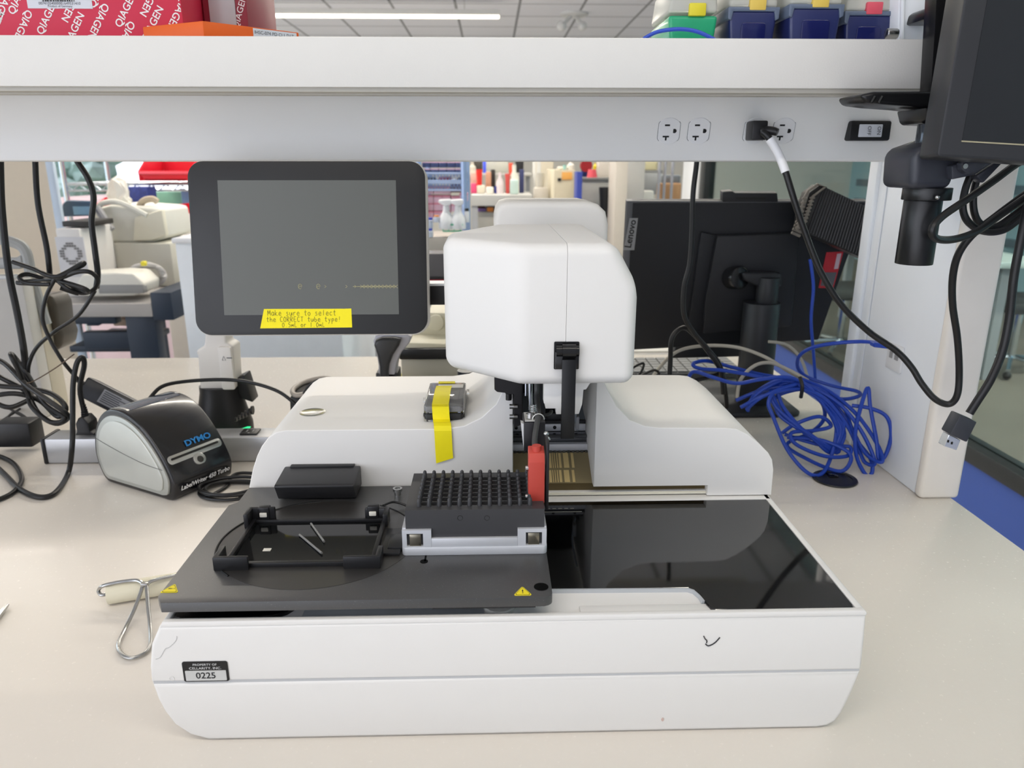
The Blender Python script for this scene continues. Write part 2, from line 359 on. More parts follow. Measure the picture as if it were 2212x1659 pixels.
# pocket
b = MB(); b.box(.0715, .1805, .5298, .5418, .1128, .1150, .0008); b.build('pocket_ledge', white, D)
b = MB(); b.box(-.158, -.008, .5298, .566, .1128, .1142, .0006); b.build('pocket_plate', M('pocket_grey', (196, 200, 204), .35, metal=.3), D)
b = MB(); b.lathe([(0, 0), (.0135, 0), (.0135, .0028), (.0125, .0036), (0, .0036)], (.0045, .5445, .1128)); b.build('levelling_disc', M('disc_cream', (205, 203, 196), .35), D)
b = MB(); b.prism([(.02, .5642), (.168, .5622), (.1722, .5596), (.1752, .552), (.1757, .543), (.1785, .543), (.1765, .5525), (.1735, .5606), (.169, .5638), (.02, .5658)], 'z', .112, .1166); b.build('pocket_edge', M('pocket_grey'), D)
# marks on the front
b = MB(); b.box(-.2436+.0, -.2112, .5226, .5236, .0, .001);
lx0, lx1 = U(392, 1430, y=.5235), U(496, 1471, y=.5235)
b = MB().prism(rrect(lx0.x, lx1.x, lx1.z, lx0.z, .0018), 'y', .5234, .5242); tg = b.build('asset_tag', M('tag_black', (18, 18, 20), .35), D, label='black and silver asset tag')
cx = (lx0.x+lx1.x)/2; w_ = (lx1.x-lx0.x); h_ = lx0.z-lx1.z
b = MB().prism(rrect(lx0.x+w_*.05, lx1.x-w_*.05, lx1.z+h_*.06, lx1.z+h_*.56, .0006), 'y', .5230, .5236); b.build('tag_panel', M('tag_silver', (205, 205, 202), .4), tg)
b = MB(); text(b, 'PROPERTY OF', .0027, (cx, .5232, lx0.z-h_*.15), sx=1.15); text(b, 'CELLARITY, INC.', .0031, (cx, .5232, lx0.z-h_*.33), sx=1.15); b.build('lettering', wtext, tg)
b = MB(); text(b, '0225', .0082, (cx, .5228, lx1.z+h_*.31), bold=.00012); b.build('lettering', ink, tg)
b = MB()
b.tube([U(*q, y=.5236) for q in ((1520, 1374), (1523, 1380), (1527, 1384), (1526, 1389))], .00045, 6)
b.tube([U(*q, y=.5236) for q in ((1524, 1391), (1529, 1395), (1537, 1393), (1546, 1387), (1555, 1377))], .0005, 6)
b.build('scuff_mark', ink, D, label='black scuff mark')
b = MB().tube([U(*q, y=.5237) for q in ((382, 1374), (380, 1384), (366, 1398), (357, 1402), (346, 1420), (336, 1424))], .00012, 5); b.build('scratch', M('scratch_grey', (150, 150, 150), .6), D)
o = U(1431, 1554, y=.5238); MB().prism(circ(o.x, o.z, .0011, 12, .0016), 'y', .5232, .5242).build('stain_spot', M('stain_pink', (205, 180, 170), .6), D)
o = U(371, 1466, y=.5238); MB().tube([(o.x+.002*math.cos(a/10*6.28), .5238, o.z+.002*math.sin(a/10*6.28)) for a in range(10)], .0002, 5, closed=True).build('moulded_ring', white, D)
# rear housing lobes
zt = .1988
lobe = [(-.2682, .118), (-.2655, .132), (-.2590, .155), (-.2530, .170), (-.2470, .181), (-.2390, .191), (-.2300, .1968), (-.2200, zt), (-.052, zt), (-.030, .2020), (-.012, .2110), (.004, .226), (.014, .248), (.020, .262), (.022, .262), (.022, .118)]
MB().prism(lobe, 'y', .748, .955, .009, 5, 'lo').build('left_housing', white, D, sharp=60)
lr = [(.1105, .1302), (.1105, .262), (.1120, .262), (.1200, .245), (.1320, .2235), (.1470, .2075), (.1640, .2005), (.1800, .1985), (.2520, .1975), (.2640, .1960), (.2760, .1900), (.2900, .1790), (.3010, .1680), (.3060, .1600), (.3086, .148), (.3092, .118), (.2371, .118), (.2371, .1302)]
MB().prism(lr, 'y', .746, .955, .009, 5, 'lo').build('right_housing', white, D, sharp=60)
b = MB(); b.prism([(.022, .118), (.022, .385), (.1105, .385), (.1105, .118)], 'y', .93, .97); b.build('rear_panel', M('mech_dark', (22, 23, 26), .5), D)
o = U(675, 891, z=zt)
bt = MB().lathe([(0, 0), (.0145, 0), (.0145, .0007), (.0125, .0012), (.0115, .0006), (0, .0010)], (o.x, o.y, zt), 32); bt.build('power_button', M('button_silver', (190, 190, 184), .25, metal=.8), D)
pts = US([(603, 906), (615, 899), (627, 895), (638, 893)], z=zt-.006)
# slot interior: rails, barcode tape, mechanism
b = MB(); b.box(.022, .2371, .752, .80, .1175, .122); b.build('rail_base', white, D)
b = MB(); b.box(.022, .237, .750, .7535, .1185, .1212, .0005); b.build('rail_lip', M('lip_cream', (226, 222, 205), .3), D)
gold = M('gold_strip', (225, 200, 140), .35, metal=.25)
b = MB(); b.box(.022, .237, .7560, .7575, .1212, .1300); b.build('strip_backing', M('strip_brown', (96, 82, 52), .35, metal=.2), D)
b = MB(); b.quad(*[(x, y, z) for x, y, z in ((.022, .757, .1300), (.237, .757, .1300), (.237, .800, .1500), (.022, .800, .1500))]); b.build('encoder_plate', M('encoder_bronze', (150, 136, 102), .3, metal=.3), D)
b = MB(); x = .046; k = 0
for wd, gp in ((.0022, .0012), (.0008, .0012), (.0008, .0022), (.0070, .0018), (.0028, .0012), (.0010, .0014), (.0010, .0016), (.0012, .0012), (.0028, .0026), (.006, .003), (.003, .002)):
    for (y0, z0, y1, z1, sh) in ((.7582, .1308, .7745, .1385, 0), (.7775, .1399, .7985, .1497, .001)):
        b.quad((x+sh, y0, z0), (x+wd+sh, y0, z0), (x+wd+sh, y1, z1), (x+sh, y1, z1))
    x += wd+gp
b.build('encoder_bars', gold, D)
b = MB()
for k in range(22):
    x = .024+k*.0052; b.box(x, x+.0034, .799, .803, .1490, .1512, .0005)
b.build('connector_row', M('conn_dark', (60, 58, 50), .4), D)
b = MB(); b.box(.022, .1105, .803, .812, .150, .1585, .001); b.build('lower_rail', alu, D)
b = MB(); b.box(.022, .1105, .812, .825, .1535, .167, .001); b.cyl((.022, .812, .165), (.1105, .812, .165), .0016, seg=10); b.build('guide_rod', M('rod_dark_steel', (110, 112, 116), .2, metal=1), D)
b = MB(); b.box(.022, .1105, .824, .832, .167, .176, .001); b.build('upper_rail', alu, D)
b = MB()
for x in (.028, .0735, .1): b.ball((x, .8235, .172), .0022)
b.build('rail_screws', blkg, D)
b = MB(); b.box(.022, .1105, .826, .90, .176, .1795); b.build('rail_shelf', blkm, D)
b = MB(); b.quad((.025, .83, .1800), (.1105, .83, .1796), (.1105, .90, .188), (.025, .90, .192)); b.quad((.06, .84, .1815), (.1105, .84, .1805), (.1105, .895, .191), (.05, .895, .186)); b.build('ribbon_cable', M('ribbon_grey', (125, 134, 142), .4), D)
# notches and studs on deck behind the rack
b = MB()
for k in range(6): b.box(.0505+k*.0064, .0545+k*.0064, .7195, .7215, .1167, .1172, .0002)
b.box(.049, .094, .712, .7135, .1167, .1171)
b.build('deck_studs', M('stud_grey', (110, 110, 106), .4), D)
# column behind the head
MB().prism([(.004, .12), (.004, .400), (.0065, .412), (.012, .4195), (.022, .4225), (.128, .4225), (.142, .4195), (.1525, .410), (.1565, .393), (.1565, .12)], 'y', 1.0, 1.128, .008, 4, 'lo').build('rear_column', white, D, sharp=60)
# head
def head_bm():
    b = MB()
    plan = [(-.0475, .738), (.0245, .672), (.1355, .672), (.1358, .915), (.005, .915), (-.0475, .80)]
    b.prism(plan, 'z', .2680, .4015)
    bm = b.bm
    def cut(co, no):
        r_ = bmesh.ops.bisect_plane(bm, geom=list(bm.verts)+list(bm.edges)+list(bm.faces), plane_co=co, plane_no=no, clear_outer=True)
        ed = [e for e in r_['geom_cut'] if isinstance(e, bmesh.types.BMEdge)]; bmesh.ops.edgeloop_fill(bm, edges=ed)
    cut((.1130, .7, .4015), (.87, 0, .493))
    bmesh.ops.recalc_face_normals(bm, faces=bm.faces)
    bmesh.ops.bevel(bm, geom=[e for e in bm.edges if e.calc_face_angle(0) > .25], offset=.0115, segments=7, profile=.5, affect='EDGES', clamp_overlap=True)
    return b
for nm, co, no, sh in (('head_cover', (.0688, 0, 0), (1, 0, 0), 0), ('head_cover', (.0691, 0, 0), (-1, 0, 0), .0004)):
    b = head_bm(); bm = b.bm
    r_ = bmesh.ops.bisect_plane(bm, geom=list(bm.verts)+list(bm.edges)+list(bm.faces), plane_co=co, plane_no=no, clear_outer=True)
    bmesh.ops.edgeloop_fill(bm, edges=[e for e in r_['geom_cut'] if isinstance(e, bmesh.types.BMEdge)])
    # opening for the latch
    b.move((0, -sh, sh)).build(nm, white, D, sharp=50)
# latch
o0, o1 = U(1197, 738, y=.6715), U(1250, 797, y=.6715)
lt = MB().prism(rrect(o0.x, o1.x, o1.z, o0.z, .0012), 'y', .6706, .69).build('latch_recess', M('recess_black', (8, 8, 9), .25), D)
b = MB(); b.cyl((o0.x+.002, .6700, o0.z-.0085), (o1.x-.0005, .6700, o0.z-.0085), .0058, seg=24); b.cyl((o0.x+.0075, .6690, o0.z-.0085), (o1.x-.0035, .6690, o0.z-.0085), .0070, seg=24)
b.box(o0.x+.001, o1.x-.0005, .6665, .6712, o1.z+.001, o0.z-.009, .0006)
b.build('latch_hinge', M('hinge_black', (20, 20, 21), .22), lt)
s0, s1 = U(1214, 785, y=.665), U(1240, 946, y=.665)
MB().box(s0.x, s1.x, .6625, .6655, s1.z, s0.z+.004, .0005).build('latch_strap', M('strap_black', (17, 18, 20), .35), lt)
# white tongue below head
a0, a1 = U(1175, 810, y=.69), U(1245, 892, y=.69)
b = MB().prism([(a0.x, a0.z), (a0.x, a0.z-.028), (a0.x+.0016, a0.z-.028), (a0.x+.0016, a1.z+.006), (a0.x+.012, a1.z+.006), (a0.x+.012, a1.z), (a1.x+.002, a1.z), (a1.x+.005, a1.z+.010), (a1.x+.006, a1.z+.025), (a1.x+.0085, a0.z-.014), (a1.x+.012, a0.z-.008), (a1.x+.018, a0.z-.006), (a1.x+.018, a0.z)], 'y', .686, .70, .0006, 2)
b.build('tongue', white, D)
# mechanism under the head
MX = .72
def UB(px0, px1, py0, py1, y0, y1, name, m, bev=.0008):
    a, c = U(px0, py0, y=y0), U(px1, py1, y=y0)
    return MB().box(a.x, c.x, y0, y1, c.z, a.z, bev).build(name, m, D)
mech = M('mech_black', (24, 22, 25), .38, var=.1)
a = [U(*q, y=.74) for q in ((1068, 815), (1068, 842), (1074, 847), (1092, 849), (1092, 852), (1110, 852), (1110, 925), (1128, 917), (1128, 815))]
MB().prism([(v.x, v.z) for v in a], 'y', .74, .80, .0006, 1).build('motor_bracket', mech, D)
a = U(1099, 850, y=.738); c = U(1099, 868, y=.738); MB().cyl((a.x, .745, a.z+.004), (c.x, .745, c.z), .0031, seg=16).build('thumb_screw', mech, D)
b = MB()
for py in (880, 902):
    a = U(1110, py, y=.735); b.cyl((a.x-.0045, .738, a.z), (a.x, .738, a.z), .0027, seg=12); b.cyl((a.x-.0025, .738, a.z), (a.x+.004, .738, a.z), .0018, seg=10)
b.build('side_screws', steel, D)
a = U(1109, 815, y=.73); c = U(1109, 990, y=.73)
UB(1112, 1130, 812, 915, .75, .78, 'slide_plate', M('slide_grey', (60, 58, 62), .35))
UB(1160, 1178, 812, 900, .752, .785, 'cable_chain', M('chain_black', (34, 36, 38), .5))
b = MB(); a = U(1145, 815, y=.74); c = U(1146, 885, y=.74); b.cyl((a.x, .74, a.z), (c.x, .74, c.z), .0028, seg=16); a2 = U(1136, 815, y=.745); b.cyl((a2.x, .745, a2.z), (a2.x, .745, a2.z-.02), .0016, seg=10); b.build('guide_shaft', M('shaft_steel', (170, 175, 182), .2, metal=1), D)
b = MB(); b.tube(UV([(1160, 800, .73), (1160, 850, .73), (1162, 885, .70), (1163, 900, .668)]), .0030, 12); b.tube(UV([(1163, 890, .70), (1175, 897, .70), (1188, 893, .705), (1191, 888, .715)]), .0017, 10); b.build('sensor_cable_upper', M('cable_grey_dark', (62, 62, 62), .45), D)
a, c = U(1132, 908, y=.665), U(1177, 974, y=.665)
MB().box(a.x, c.x, .665, .695, c.z, U(0, 923, y=.665).z, .0004).build('sensor_block', mech, D)
a = U(1125, 915, y=.67); c = U(1133, 974, y=.67); MB().prism([(a.x, a.z), (c.x-.0002, a.z-.001), (c.x-.0002, c.z), (c.x-.0006, c.z)], 'y', .672, .68).build('label_edge', M('lip_white', (225, 225, 225), .5), D)
b = MB(); a = U(1135, 902, y=.675); b.box(a.x-.001, a.x+.011, .665, .69, a.z-.0006, a.z+.0004)
cpt = U(1163, 905, y=.668); b.tube([(cpt.x+.0055*math.cos(t_), .668, cpt.z-.0005+.0055*math.sin(t_)) for t_ in [math.pi*k/8 for k in range(9)]], .0006, 6)
b.build('cable_clip', M('clip_white', (205, 205, 200), .35, metal=.4), D)
b = MB(); a = U(1148, 899, y=.67); b.cyl((a.x-.001, .672, a.z-.002), (a.x-.001, .672, a.z+.002), .0042, seg=20); b.cyl((a.x-.001, .672, a.z+.002), (a.x-.001, .672, a.z+.003), .0028, seg=16)
for k in range(4): b.tube([(a.x+.0015+.0028*math.cos(q), .672+.0028*math.sin(q), a.z+.0035+k*.0018+q*.00028) for q in [j*math.pi/4 for j in range(9)]], .0005, 6, 2)
b.build('spring_screw', steel, D)
b = MB().tube(UV([(1163, 900, .667), (1158, 925, .655), (1155, 955, .643), (1158, 990, .622)]), .0026, 12, 10); b.build('sensor_cable', M('cable_grey_dark'), D)
a, c = U(1141, 990, y=.612), U(1176, 1088, y=.612)
rs = MB().prism([(.612, a.z-.004), (.612, c.z+.0004), (.6145, c.z), (.628, c.z), (.628, a.z+.006), (.616, a.z+.003)], 'x', a.x+.0005, c.x, .0008, 2)
red = M('red_sensor_plastic', (188, 68, 56), .5, var=.04)
rs = rs.build('red_sensor', red, D, label='bright red optical sensor')
m_ = (a.x+c.x)/2; MB().cyl((m_+.0005, .6215, a.z+.002), (m_+.0005, .6215, a.z+.0085), .0042, seg=18).build('cable_gland', red, rs)
b = MB()
for z in (a.z-.012, c.z+.0045): b.cyl((a.x-.002, .618, z), (a.x+.001, .618, z), .0024, seg=14)
b.build('screw', steel, rs)
a, c = U(1176, 948, y=.632), U(1182, 1085, y=.632)
MB().box(a.x+.0006, c.x, .616, .645, c.z, a.z+.002, .0006).build('sensor_bracket', mech, D)
b = MB()
for px, py in ((1180, 937), (1183, 948)): q = U(px, py, y=.64); b.ball(q, .0026)
b.build('bracket_screws', steel, D)
UB(1167, 1177, 925, 972, .70, .71, 'actuator', mech)
# inside right of strap
UB(1252, 1262, 852, 905, .86, .875, 'inner_frame', M('mech_grey', (66, 68, 70), .4))
UB(1262, 1280, 897, 903, .86, .875, 'inner_bar', M('mech_grey'))
b = MB(); a = U(1268, 858, y=.86); b.cyl((a.x-.005, .86, a.z), (a.x+.006, .86, a.z), .004, seg=14); b.build('inner_knob', M('mech_grey'), D)
b = MB(); b.tube(UV([(1258, 828, .80), (1247, 870, .80), (1243, 905, .80), (1248, 930, .81)]), .0011, 8); b.build('flat_cable', M('ribbon_grey'), D)
UB(1244, 1251, 901, 928, .80, .81, 'ferrite', M('ferrite_grey', (140, 142, 145), .4))
UB(1181, 1212, 893, 915, .83, .86, 'carriage', M('mech_grey2', (40, 42, 45), .35))

# --- stage plate
pz0, pz1 = .1268, .1352
yF = U(600, 1299, z=.1352).y
q1, q2 = U(341, 1288, z=.1352), U(494, 1091, z=.1352)
pl = [(-.2655, yF), (q1.x, q1.y), (q2.x, q2.y), (q2.x+.007, q2.y+.007), (q2.x+.0075, .7440), (-.0800, .7440), (-.0770, .7470), (.0200, .7470), (.0200, .720), (.0478, .716), (.0478, yF+.0075)]
for k in range(1, 6):
    an = math.radians(-90*k/6); pl.append((.0408+.007*math.cos(an), yF+.0075+.007*math.sin(an)))
pl.append((.0408, yF))
platem = M('stage_black_anodised', (52, 52, 52), .42, ior=1.9, var=.15, scale=14)
dusty(platem, (50, 50, 50), (110, 110, 110), 1100, .67, .76)
ST = MB().prism(pl, 'z', pz0, pz1, .0006, 2, 'hi').build('stage_plate', platem, D)
MB().box(-.05, .034, yF+.004, .60, .1232, pz0).build('stage_carriage', blk, D)
MB().box(-.22, .02, .60, .72, .114, pz0).build('stage_block', blk, D)
# disc outline inlay and slot
c0 = (-.1620, .6230)
pts = [(c0[0]+.0950*math.cos(a), c0[1]+.0830*math.sin(a), pz1+.0001) for a in [math.radians(q) for q in range(95, 262, 6)]]
MB().tube([(c0[0]-.0+.0905*math.cos(math.radians(q)), c0[1]+.0905*math.sin(math.radians(q))*.93, pz1+.0001) for q in range(100, 232, 6)], .0011, 6).build('ring_groove', M('groove_black', (5, 5, 5), .6), ST)
MB().prism(circ(c0[0], c0[1], .0895, 96, .0832), 'z', pz1, pz1+.00025).build('turntable_disc', M('disc_black', (44, 42, 40), .34, ior=1.9, var=.1), ST)
MB().tube([(c0[0]+.0905*math.cos(math.radians(q)), c0[1]+.0905*math.sin(math.radians(q))*.93, pz1+.0001) for q in range(5, 62, 6)], .0009, 6).build('ring_groove', M('groove_black'), ST)
o = U(1169, 1268, z=pz1); b = MB().prism(circ(o.x, o.y, .0062, 28), 'z', pz1, pz1+.0002); hl = b.build('hole', M('hole_black', (3, 3, 3), .6, spec=.1), ST); 
MB().tube([(x, y, pz1+.0001) for x, y in circ(o.x, o.y, .0063, 28)], .00025, 5, 0, True).build('hole_rim', M('rim_grey', (70, 70, 70), .3), ST)
o = U(916, 1213, z=pz1); MB().prism(circ(o.x, o.y, .0035, 20), 'z', pz1, pz1+.0003).build('slot_end', M('hole_black'), ST)
MB().box(o.x, o.x+.0015, o.y, .5925, pz1, pz1+.0003).build('slot', M('hole_black'), ST)
def warning(px, py, mirror=0):
    o = U(px, py, z=pz1+.0002); r = .0066
    def tri(s, z0, z1):
        P = []
        for a in (90, 210, 330):
            cx_, cy_ = s*math.cos(math.radians(a)), s*math.sin(math.radians(a))
            for d in (-50, -25, 0, 25, 50): P.append((o.x+cx_+.0012*math.cos(math.radians(a+d)), o.y-.001+cy_+.0012*math.sin(math.radians(a+d))))
        return MB().prism(P, 'z', z0, z1)
    a = tri(r, pz1, pz1+.0003).build('warning_sticker', M('sticker_yellow', (245, 225, 40), .45), ST, label='yellow triangular warning sticker')
    tri(r-.0013, pz1+.0003, pz1+.0004).build('sticker_border', ink, a); tri(r-.0019, pz1+.0004, pz1+.0005).build('sticker_field', M('sticker_yellow'), a)
    b = MB(); b.prism([(o.x-.0006, o.y+.0022), (o.x+.0006, o.y+.0022), (o.x+.0003, o.y-.0012), (o.x-.0003, o.y-.0012)], 'z', pz1+.0005, pz1+.0006); b.prism(circ(o.x, o.y-.0024, .0005, 10), 'z', pz1+.0005, pz1+.0006)
    if mirror: b.rot(math.radians(90), 'Z', (o.x, o.y, 0))
    b.build('exclamation_mark', ink, a)
warning(1129, 1278); warning(370, 1272, 1)
o = U(859, 1061, z=pz1+.004)
b = MB(); b.cyl((o.x, o.y, pz1), (o.x, o.y, pz1+.0045), .0034, seg=18); b.lathe([(0, 0), (.005, 0), (.005, .003), (.003, .003), (.003, .001), (0, .001)], (o.x, o.y, pz1+.0045), 12); b.build('locating_pin', steel, ST)
# plate nest
NS = MB(); nx0, nx1, ny0, ny1 = -.2345, -.1035, .576, .662
for q in ((nx0, nx1, ny0, ny0+.0045, pz1, pz1+.0042), (nx0, nx1, ny1-.004, ny1, pz1, pz1+.0035), (nx0, nx0+.004, ny0, ny1, pz1, pz1+.004), (nx1-.004, nx1, ny0, ny1, pz1, pz1+.0055)): NS.box(*q, .0005)
nest = NS.build('plate_nest', M('nest_black', (30, 30, 32), .35), ST)
def post(x0, x1, y0, y1, h, kx, ky):
    b = MB(); th = .0035
    pts = [(x0, y0), (x1, y0), (x1, y0+th), (x0+th*1.3, y0+th), (x0+th*1.3, y1), (x0, y1)]
    pts = [(kx(x), ky(y)) for x, y in pts]
    b.prism(pts, 'z', pz1, pz1+h, .0009, 2); return b.build('corner_post', M('nest_black'), nest)
idn = lambda v: v
post(nx0-.006, nx0+.024, ny0-.005, ny0+.017, .013, idn, idn)
post(nx0-.006, nx0+.026, ny0-.005, ny0+.015, .012, lambda x: nx0+nx1-x, idn)
post(nx0-.004, nx0+.022, ny0-.004, ny0+.014, .015, idn, lambda y: ny0+ny1-y)
post(nx0-.002, nx0+.022, ny0-.004, ny0+.014, .013, lambda x: nx0+nx1-x, lambda y: ny0+ny1-y)
MB().box(nx0+.004, nx1-.004, ny0+.0045, ny1-.004, pz1+.0002, pz1+.0008).build('nest_window', M('window_dark', (10, 11, 12), .05, rvar=.01), nest)
for px in (570, 806):
    o = U(px, 1104, y=ny1+.001)
    MB().box(o.x-.0055, o.x+.0055, ny1-.001, ny1+.007, pz1, pz1+.0155, .0012).build('clamp', M('nest_black'), nest)
    MB().box(o.x-.0035, o.x+.0035, ny1-.003, ny1-.001, pz1+.0062, pz1+.0108, .0008).build('clamp_pad', M('pad_white', (228, 224, 212), .5), nest)
o = U(577, 1188, z=pz1+.001); MB().box(o.x-.0035, o.x+.0035, o.y-.0025, o.y+.0025, pz1+.0008, pz1+.0016, .0003).build('corner_pad', M('pad_white'), nest)
for q in (((672, 1131), (700, 1170)), ((647, 1155), (695, 1195))):
    a, c = U(*q[0], z=pz1+.0022), U(*q[1], z=pz1+.0022); MB().tube([a, c], .0011, 8, 0).build('clear_pin', M('pin_frost', (120, 120, 118), .4), nest)
b = MB(); b.box(nx1+.003, nx1+.020, .592, .640, pz1, pz1+.0032, .0006); b.box(nx1+.008, nx1+.022, .600, .626, pz1, pz1+.0045, .0006); b.build('clamp_body', M('nest_black'), nest)
a = U(828, 1100, z=pz1+.004); MB().tube([(a.x, a.y, pz1+.008), (a.x+.01, a.y+.012, pz1+.006), (a.x+.028, a.y+.004, pz1+.002), (a.x+.034, a.y-.02, pz1+.0016)], .0012, 8).build('clamp_cable', cable, nest)
# black sloped cover
bx = [(.746, .1365), (.746, .1585), (.742, .1590), (.7030, .1562), (.7010, .1545), (.7015, .1530), (.7110, .1365)]
P_ = MB().prism(bx, 'x', -.2235, -.1425, .0014, 2)
P_.build('sloped_cover', M('cover_black', (38, 38, 40), .38, var=.06), D)
MB().box(-.217, -.149, .741, .7478, .158, .1603, .0005).build('cover_lip', blk, D)
# aluminium rack nest
tx0, tx1, ty0, ty1 = -.0815, .0480, .5925, .681
b = MB(); b.prism(rrect(tx0, tx1, ty0, ty1, .004), 'z', pz1, pz1+.0078, .0007, 2)
TR = b.build('rack_holder', alu, D)
b = MB(); y0 = ty0+.0008
def wall(pts): b.prism(pts, 'y', y0, y0+.0035, .0003, 1)
z0, z1, z2 = pz1+.0078, pz1+.0248, pz1+.0168
wx0, wx1 = tx0+.0006, tx1-.0006
b.box(wx0+.0259, wx1-.0259, y0, y0+.0035, z0, z2-.0005, .0003)                       # low middle
for s in (0, 1):
    def bx_(xa, xb, za, zb):
        if s: xa, xb = wx0+wx1-xb, wx0+wx1-xa
        b.box(xa, xb, y0, y0+.0035, za, zb)
    bx_(wx0, wx0+.004, z0, z1); bx_(wx0+.0185, wx0+.0258, z0, z1); bx_(wx0+.004, wx0+.0185, z1-.0035, z1); bx_(wx0+.004, wx0+.0185, z0, z0+.0012)
b.box(wx0, wx0+.0035, y0+.003, ty1-.001, z0, z1+.001); b.box(wx1-.0035, wx1, y0+.003, ty1-.001, z0, z1+.001)
b.build('holder_wall', alu, TR)
for xx in (wx0+.0115, wx1-.0115):
    MB().box(xx-.0052, xx+.0052, y0+.0002, y0+.005, z0+.0010, z1-.0042, .0008).build('spring_clip', M('clip_bronze', (150, 144, 128), .2, metal=.9), TR)
# device screen on its arm
tl = math.radians(9.5); S = MB(); sw_, sh_ = .2945, .2165
mxs = frame((-.2275, .945, .3685), (1, .0, 0), (0, math.sin(tl), math.cos(tl)))
def scr(pts, lo_, hi_, name, m, parent, bev=0, ed='all', **k):
    return MB().prism(pts, 'z', lo_, hi_, bev, 3, ed).xf(mxs).build(name, m, parent, **k)
sb = scr(rrect(-sw_/2, sw_/2, -sh_/2, sh_/2, .020, 8), -.030, -.0012, 'screen_housing', M('screen_edge_silver', (205, 203, 198), .35), D, .003)
sg = scr(rrect(-sw_/2+.0012, sw_/2-.0012, -sh_/2+.0012, sh_/2-.0012, .0195, 8), -.0015, .0003, 'screen_bezel', M('bezel_charcoal', (30, 30, 30), .32, var=.03), sb, .0004)
gx0, gx1, gy0, gy1 = -.1098, .1098, -.0820, .0840
sg2 = scr([(gx0, gy0), (gx1, gy0), (gx1, gy1), (gx0, gy1)], .0003, .0005, 'display_panel', M('display_grey_glass', (84, 86, 80), .18, coat=.4, var=.05, scale=6), sb)
# lamp-like dried residue marks on the display
b = MB()
def sp_(px, py): # pixel to local panel coords
    q = U(px, py, y=.945); v = mxs.inverted() @ q; return (v.x, v.y)
resid = M('residue_yellowish', (176, 170, 130), .6)
for px in (652, 691):
    x, y = sp_(px, 619); b.tube([(x+.0022*math.cos(a*.6), y+.0030*math.sin(a*.6), .0006) for a in range(10)], .00035, 5, 2); b.tube([(x-.0015, y-.0012, .0006), (x, y+.001, .0006), (x+.0015, y-.0012, .0006)], .0003, 5, 2)
for px in (706, 751, 770): x, y = sp_(px, 619); b.tube([(x-.001, y-.0016, .0006), (x+.001, y, .0006), (x-.001, y+.0016, .0006)], .0003, 5, 2)
for k in range(10):
    x, y = sp_(785+k*8, 619)
    b.tube([(x-.0024, y-.002, .0006), (x+.0024, y+.002, .0006)], .0003, 5, 0); b.tube([(x-.0024, y+.002, .0006), (x+.0024, y-.002, .0006)], .0003, 5, 0)
x, y = sp_(765, 619); x2, _ = sp_(857, 619); b.tube([(x, y, .0006), (x2, y, .0006)], .0004, 5, 0)
b.xf(mxs).build('residue_marks', resid, sg2)
